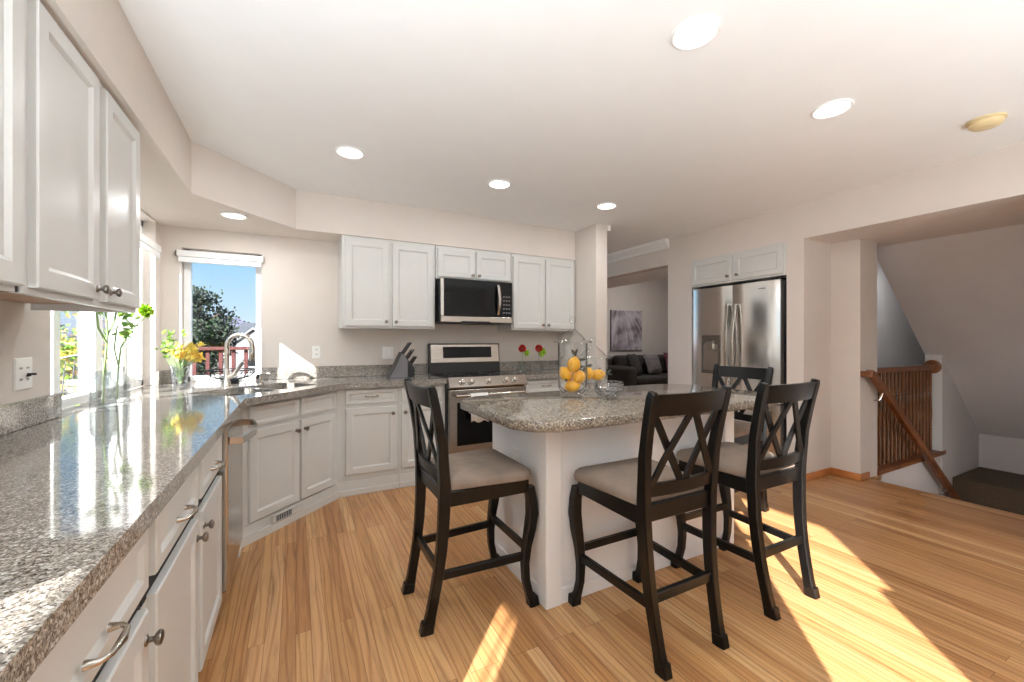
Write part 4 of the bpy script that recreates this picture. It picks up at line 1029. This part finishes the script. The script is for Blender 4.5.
def paint_mat():
    m, nt, b = new_mat('grey_violet_streaks'); mp = coords(nt)
    sx_ = N(nt, 'ShaderNodeSeparateXYZ'); nt.links.new(mp.outputs[0], sx_.inputs[0])
    md = N(nt, 'ShaderNodeMath', operation='SUBTRACT'); nt.links.new(sx_.outputs['Z'], md.inputs[0]); md.inputs[1].default_value = 1.4
    dv = N(nt, 'ShaderNodeMath', operation='DIVIDE'); nt.links.new(sx_.outputs['X'], dv.inputs[0]); nt.links.new(md.outputs[0], dv.inputs[1])
    cb = N(nt, 'ShaderNodeCombineXYZ'); nt.links.new(dv.outputs[0], cb.inputs[0])
    nz = N(nt, 'ShaderNodeTexNoise'); nz.inputs['Scale'].default_value = 7; nz.inputs['Detail'].default_value = 5; nt.links.new(cb.outputs[0], nz.inputs['Vector'])
    n2 = N(nt, 'ShaderNodeTexNoise'); n2.inputs['Scale'].default_value = 3; nt.links.new(mp.outputs[0], n2.inputs['Vector'])
    ad = N(nt, 'ShaderNodeMath', operation='ADD'); nt.links.new(nz.outputs['Fac'], ad.inputs[0]); nt.links.new(n2.outputs['Fac'], ad.inputs[1])
    r = ramp(nt, [(.0, srgb(70, 64, 70)), (.42, srgb(118, 108, 116)), (.5, srgb(170, 164, 178)), (.58, srgb(206, 202, 214)), (.7, srgb(140, 126, 128))])
    hf = N(nt, 'ShaderNodeMath', operation='MULTIPLY'); hf.inputs[1].default_value = .5; nt.links.new(ad.outputs[0], hf.inputs[0]); nt.links.new(hf.outputs[0], r.inputs[0])
    nt.links.new(r.outputs[0], b.inputs['Base Color']); b.inputs['Roughness'].default_value = .7
    return m
build('canvas', MB().box((6.52, 7.462, 1.03), (7.48, 7.495, 1.975), .003, 1), paint_mat(), c)
build('edge', MB().box((6.512, 7.472, 1.022), (6.519, 7.497, 1.983)).box((7.481, 7.472, 1.022), (7.488, 7.497, 1.983)), M['dark'], c)
lp = Vector((6.3, 7.25, .55))
solo('side_table', MB().box((6.02, 7.45, 0), (6.05, 7.48, .5)).box((5.75, 7.06, .5), (5.93, 7.44, .54)).box((5.76, 7.07, 0), (5.79, 7.1, .5)).box((5.88, 7.07, 0), (5.91, 7.1, .5)).box((5.76, 7.4, 0), (5.79, 7.43, .5)).box((5.88, 7.4, 0), (5.91, 7.43, .5)), M['bal'], (5.8, 7.2, 0), 'narrow wooden side table left of the sofa arm', 'table')
c = thing('table_lamp', (5.84, 7.25, .541), 'table lamp with tan shade beside the sofa', 'lamp')
build('lamp_base', MB().lathe([(.07, 0), (.07, .015), (.02, .03), (.04, .14), (.015, .3), (.01, .5)], (5.84, 7.25, .541), 20), M['iron'], c, smooth=50)
build('lamp_shade', MB().lathe([(.19, .46), (.13, .72)], (5.84, 7.25, .541), 28, cap=False), M['shade'], c, smooth=50)
l = bpy.data.lights.new('living_fill_lamp', 'AREA'); l.shape = 'DISK'; l.size = .3; l.energy = 20; l.color = (1, .93, .86)
c = thing('living_fill_light', (6.6, 5.9, 3.1), 'added unseen fill light on the living room ceiling', 'ceiling light')  # unseen fixture added to light the living room
build('living_fill_diffuser', MB().lathe([(.17, -.001), (.17, -.03), (.15, -.045)], (6.6, 5.9, 3.1), 28), M['lens'], c)
lo = bpy.data.objects.new('living_fill_lamp', l); COL.objects.link(lo); lo.parent = c; lo.location = (0, 0, -.06)

# ---------------------------------------------------------------- outside
struct('ground', MB().box((-200, -60, -3.1), (200, 600, -3.0)), M['lawn'])
struct('deck_floor', MB().box((-5.5, 4.36, .04), (4.1, 6.9, .1)).box((-5.5, -3, .04), (-1.9, 4.36, .1)), M['deck'])
c = thing('deck_railing', (-2.3, 6.6, .1), 'red-stained wooden deck railing outside the corner window', 'railing')
build('top_rail', MB().box((-1.6, 6.53, 1.13), (2.2, 6.67, 1.175), .006), M['redwood'], c)
build('bottom_rail', MB().box((-1.6, 6.57, .2), (2.2, 6.63, .26), .004), M['redwood'], c)
for x in (-1.6, -.35, .9, 2.1): build('post', MB().box((x, 6.55, .1), (x+.1, 6.65, 1.13), .004), M['redwood'], c)
for i in range(27):
    x = -1.46+.14*i
    if min(abs(x-q) for q in (-1.6, -.35, .9, 2.1)) > .09 and min(abs(x-q-.1) for q in (-1.6, -.35, .9, 2.1)) > .05:
        build('baluster', MB().box((x, 6.58, .26), (x+.045, 6.62, 1.13), .003, 1), M['redwood'], c)
def tree(c0, H_, R, n, label, name='tree', asp=1.25, crown_lo=.35, lsize=.22, mat=None):
    c0 = Vector(c0)
    t = thing(name, c0, label, 'tree')
    tb = MB().tube([c0, c0+Vector((.05, 0, H_*.4)), c0+Vector((0, .05, H_*.85))], [R*.09, R*.07, R*.02], 8)
    for i in range(7):
        a = i*2.4; z_ = H_*(crown_lo+.07*i)
        tb.tube([c0+Vector((0, 0, z_)), c0+Vector((R*.6*math.cos(a), R*.6*math.sin(a), z_+R*.35))], [R*.035, R*.01], 6)
    build('trunk', tb, M['bark'], t)
    f = MB(); cen = c0+Vector((0, 0, H_-R*asp)); cl = []
    for i in range(46):
        d = Vector((random.gauss(0, 1), random.gauss(0, 1), random.gauss(0, 1))).normalized()*random.uniform(.35, .92)
        tap = 1-.25*max(0, d.z); cl.append(cen+Vector((d.x*R*tap, d.y*R*tap, d.z*R*asp)))
    for i in range(n):
        q = random.choice(cl)+Vector((random.gauss(0, 1), random.gauss(0, 1), random.gauss(0, 1)))*R*.13
        d = Vector((random.gauss(0, 1), random.gauss(0, 1), random.gauss(.2, 1)))
        f.leaf(q, d, lsize*random.uniform(.6, 1.2), lsize*.55)
    build('crown', f, mat or M['foliage'], t)
def ray(u, v, t):
    a = (u-512)/413.; s0, c0_ = math.sin(math.radians(27.6)), math.cos(math.radians(27.6))
    return Vector(((s0+a*c0_)*t, (c0_-a*s0)*t, 1.25+(341-v)/413.*t))
q = ray(197, 341, 20); tree((q.x, q.y, -3), 7.0, 1.9, 9000, 'big rounded evergreen tree filling the left of the corner window', asp=1.25, lsize=.2)
for u, t_d, h, r in ((241, 58, 3.6, 1.3), (249, 68, 3.7, 1.5), (257, 78, 4.2, 1.6), (232, 90, 3.6, 1.6)):
    q = ray(u, 341, t_d); tree((q.x, q.y, -3), h+3.0, r*1.4, 700, 'distant dark green tree beyond the neighbouring house, seen through the corner window', asp=.8, lsize=.6)
for o_ in [o for o in bpy.data.objects if o.get('label', '').startswith('distant dark')]: o_['group'] = 'distant trees beyond the house'
# neighbour house
hq = ray(256, 341, 38); hr = Vector((.886, -.463, 0)); hf = Vector((.463, .886, 0))
hc = Vector((hq.x, hq.y, -3.0))
c = thing('neighbour_house', hc, 'pale siding house with grey roof beyond the deck railing', 'house')
def hp_(a, d, z_): return hc+hr*a+hf*d+Vector((0, 0, z_))
build('walls', MB().grid([[hp_(-3.2, 0, 0), hp_(9, 0, 0), hp_(9, 8, 0), hp_(-3.2, 8, 0)], [hp_(-3.2, 0, 4.0), hp_(9, 0, 4.0), hp_(9, 8, 4.0), hp_(-3.2, 8, 4.0)]]), M['siding'], c)
build('roof', MB().grid([[hp_(-3.9, -.5, 4.0), hp_(-3.9, 8.5, 4.0), hp_(-3.9, 4, 6.1)], [hp_(9.6, -.5, 4.0), hp_(9.6, 8.5, 4.0), hp_(9.6, 4, 6.1)]]), M['shingle'], c)
build('gable', MB().grid([[hp_(-1.3, d, 2.6), hp_(2.6, d, 2.6), hp_(2.6, d, 3.9), hp_(.65, d, 5.2), hp_(-1.3, d, 3.9)] for d in (-1.2, 1)]), M['siding'], c)
build('gable_roof', MB().grid([[hp_(-1.6, d, 3.72), hp_(.65, d, 5.3), hp_(2.9, d, 3.72), hp_(2.9, d, 3.86), hp_(.65, d, 5.46), hp_(-1.6, d, 3.86)] for d in (-1.5, 2)]), M['siding'], c)
for a in (-2.4, 1.5, 4):
    build('window', MB().box((0, 0, 0), (.001, .001, .001)) if 0 else MB().grid([[hp_(a, -1.24 if a == 1.5 else -.04, 2.9), hp_(a+.6, -1.24 if a == 1.5 else -.04, 2.9), hp_(a+.6, -1.24 if a == 1.5 else -.04, 3.6), hp_(a, -1.24 if a == 1.5 else -.04, 3.6)], [hp_(a, 0, 2.9), hp_(a+.6, 0, 2.9), hp_(a+.6, 0, 3.6), hp_(a, 0, 3.6)]]), M['blackglass'], c)
# hills
m = MB(); rings = []
top = []; bot = []
for i in range(60):
    u = -40+i*9
    d = ray(u, 341, 500)
    top.append((d.x, d.y, 20+7*math.sin(i*.45)+4*math.sin(i*1.3))); bot.append((d.x, d.y, -5))
back = [(x*1.15, y*1.15, -5) for x, y, z_ in top]
m.grid([bot, top, back], False, False, False)
struct('hills', m, M['hill'])
# shrub and patio chair outside the left window
q = ray(60, 341, 5.2)
c = thing('flowering_shrub', (q.x, q.y, .1), 'yellow flowering shrub outside the left window', 'shrub')
f = MB(); y_ = MB()
for i in range(700):
    d = Vector((random.gauss(0, .22), random.gauss(0, .22), random.gauss(0, .25)))
    (y_ if i % 2 else f).leaf(Vector((q.x, q.y, 1.02))+d, (random.gauss(0, 1), random.gauss(0, 1), random.gauss(0, 1)), .09, .05)
build('leaves', f, M['leaf'], c); build('blooms', y_, M['petal2'], c)
build('stems', MB().tube([(q.x, q.y, .1), (q.x, q.y, .9)], .015, 6).tube([(q.x, q.y, .3), (q.x+.1, q.y, .9)], .01, 6).tube([(q.x, q.y, .3), (q.x-.1, q.y+.05, .9)], .01, 6), M['bark'], c)
q = ray(66, 341, 4.3); q.z = .1
c = thing('patio_chair', q, 'grey metal patio chair outside the left window', 'chair')
m = MB()
for sx_ in (-.22, .22):
    m.tube([q+Vector((sx_, -.2, 0)), q+Vector((sx_, -.2, .42)), q+Vector((sx_, .2, .45)), q+Vector((sx_*.9, .3, .95))], .013, 8)
    m.tube([q+Vector((sx_, .24, 0)), q+Vector((sx_, .2, .45))], .013, 8)
build('frame', m, M['patio'], c)
build('seat', MB().box(q+Vector((-.22, -.2, .43)), q+Vector((.22, .2, .45)), .005), M['patio'], c)
m = MB()
for i in range(6):
    x = -.2+.08*i; m.tube([q+Vector((x, .2, .45)), q+Vector((x*.9, .3, .93))], .007, 6)
m.tube([q+Vector((-.2, .3, .95)), q+Vector((0, .31, 1.0)), q+Vector((.2, .3, .95))], .013, 8)
build('backrest', m, M['patio'], c)
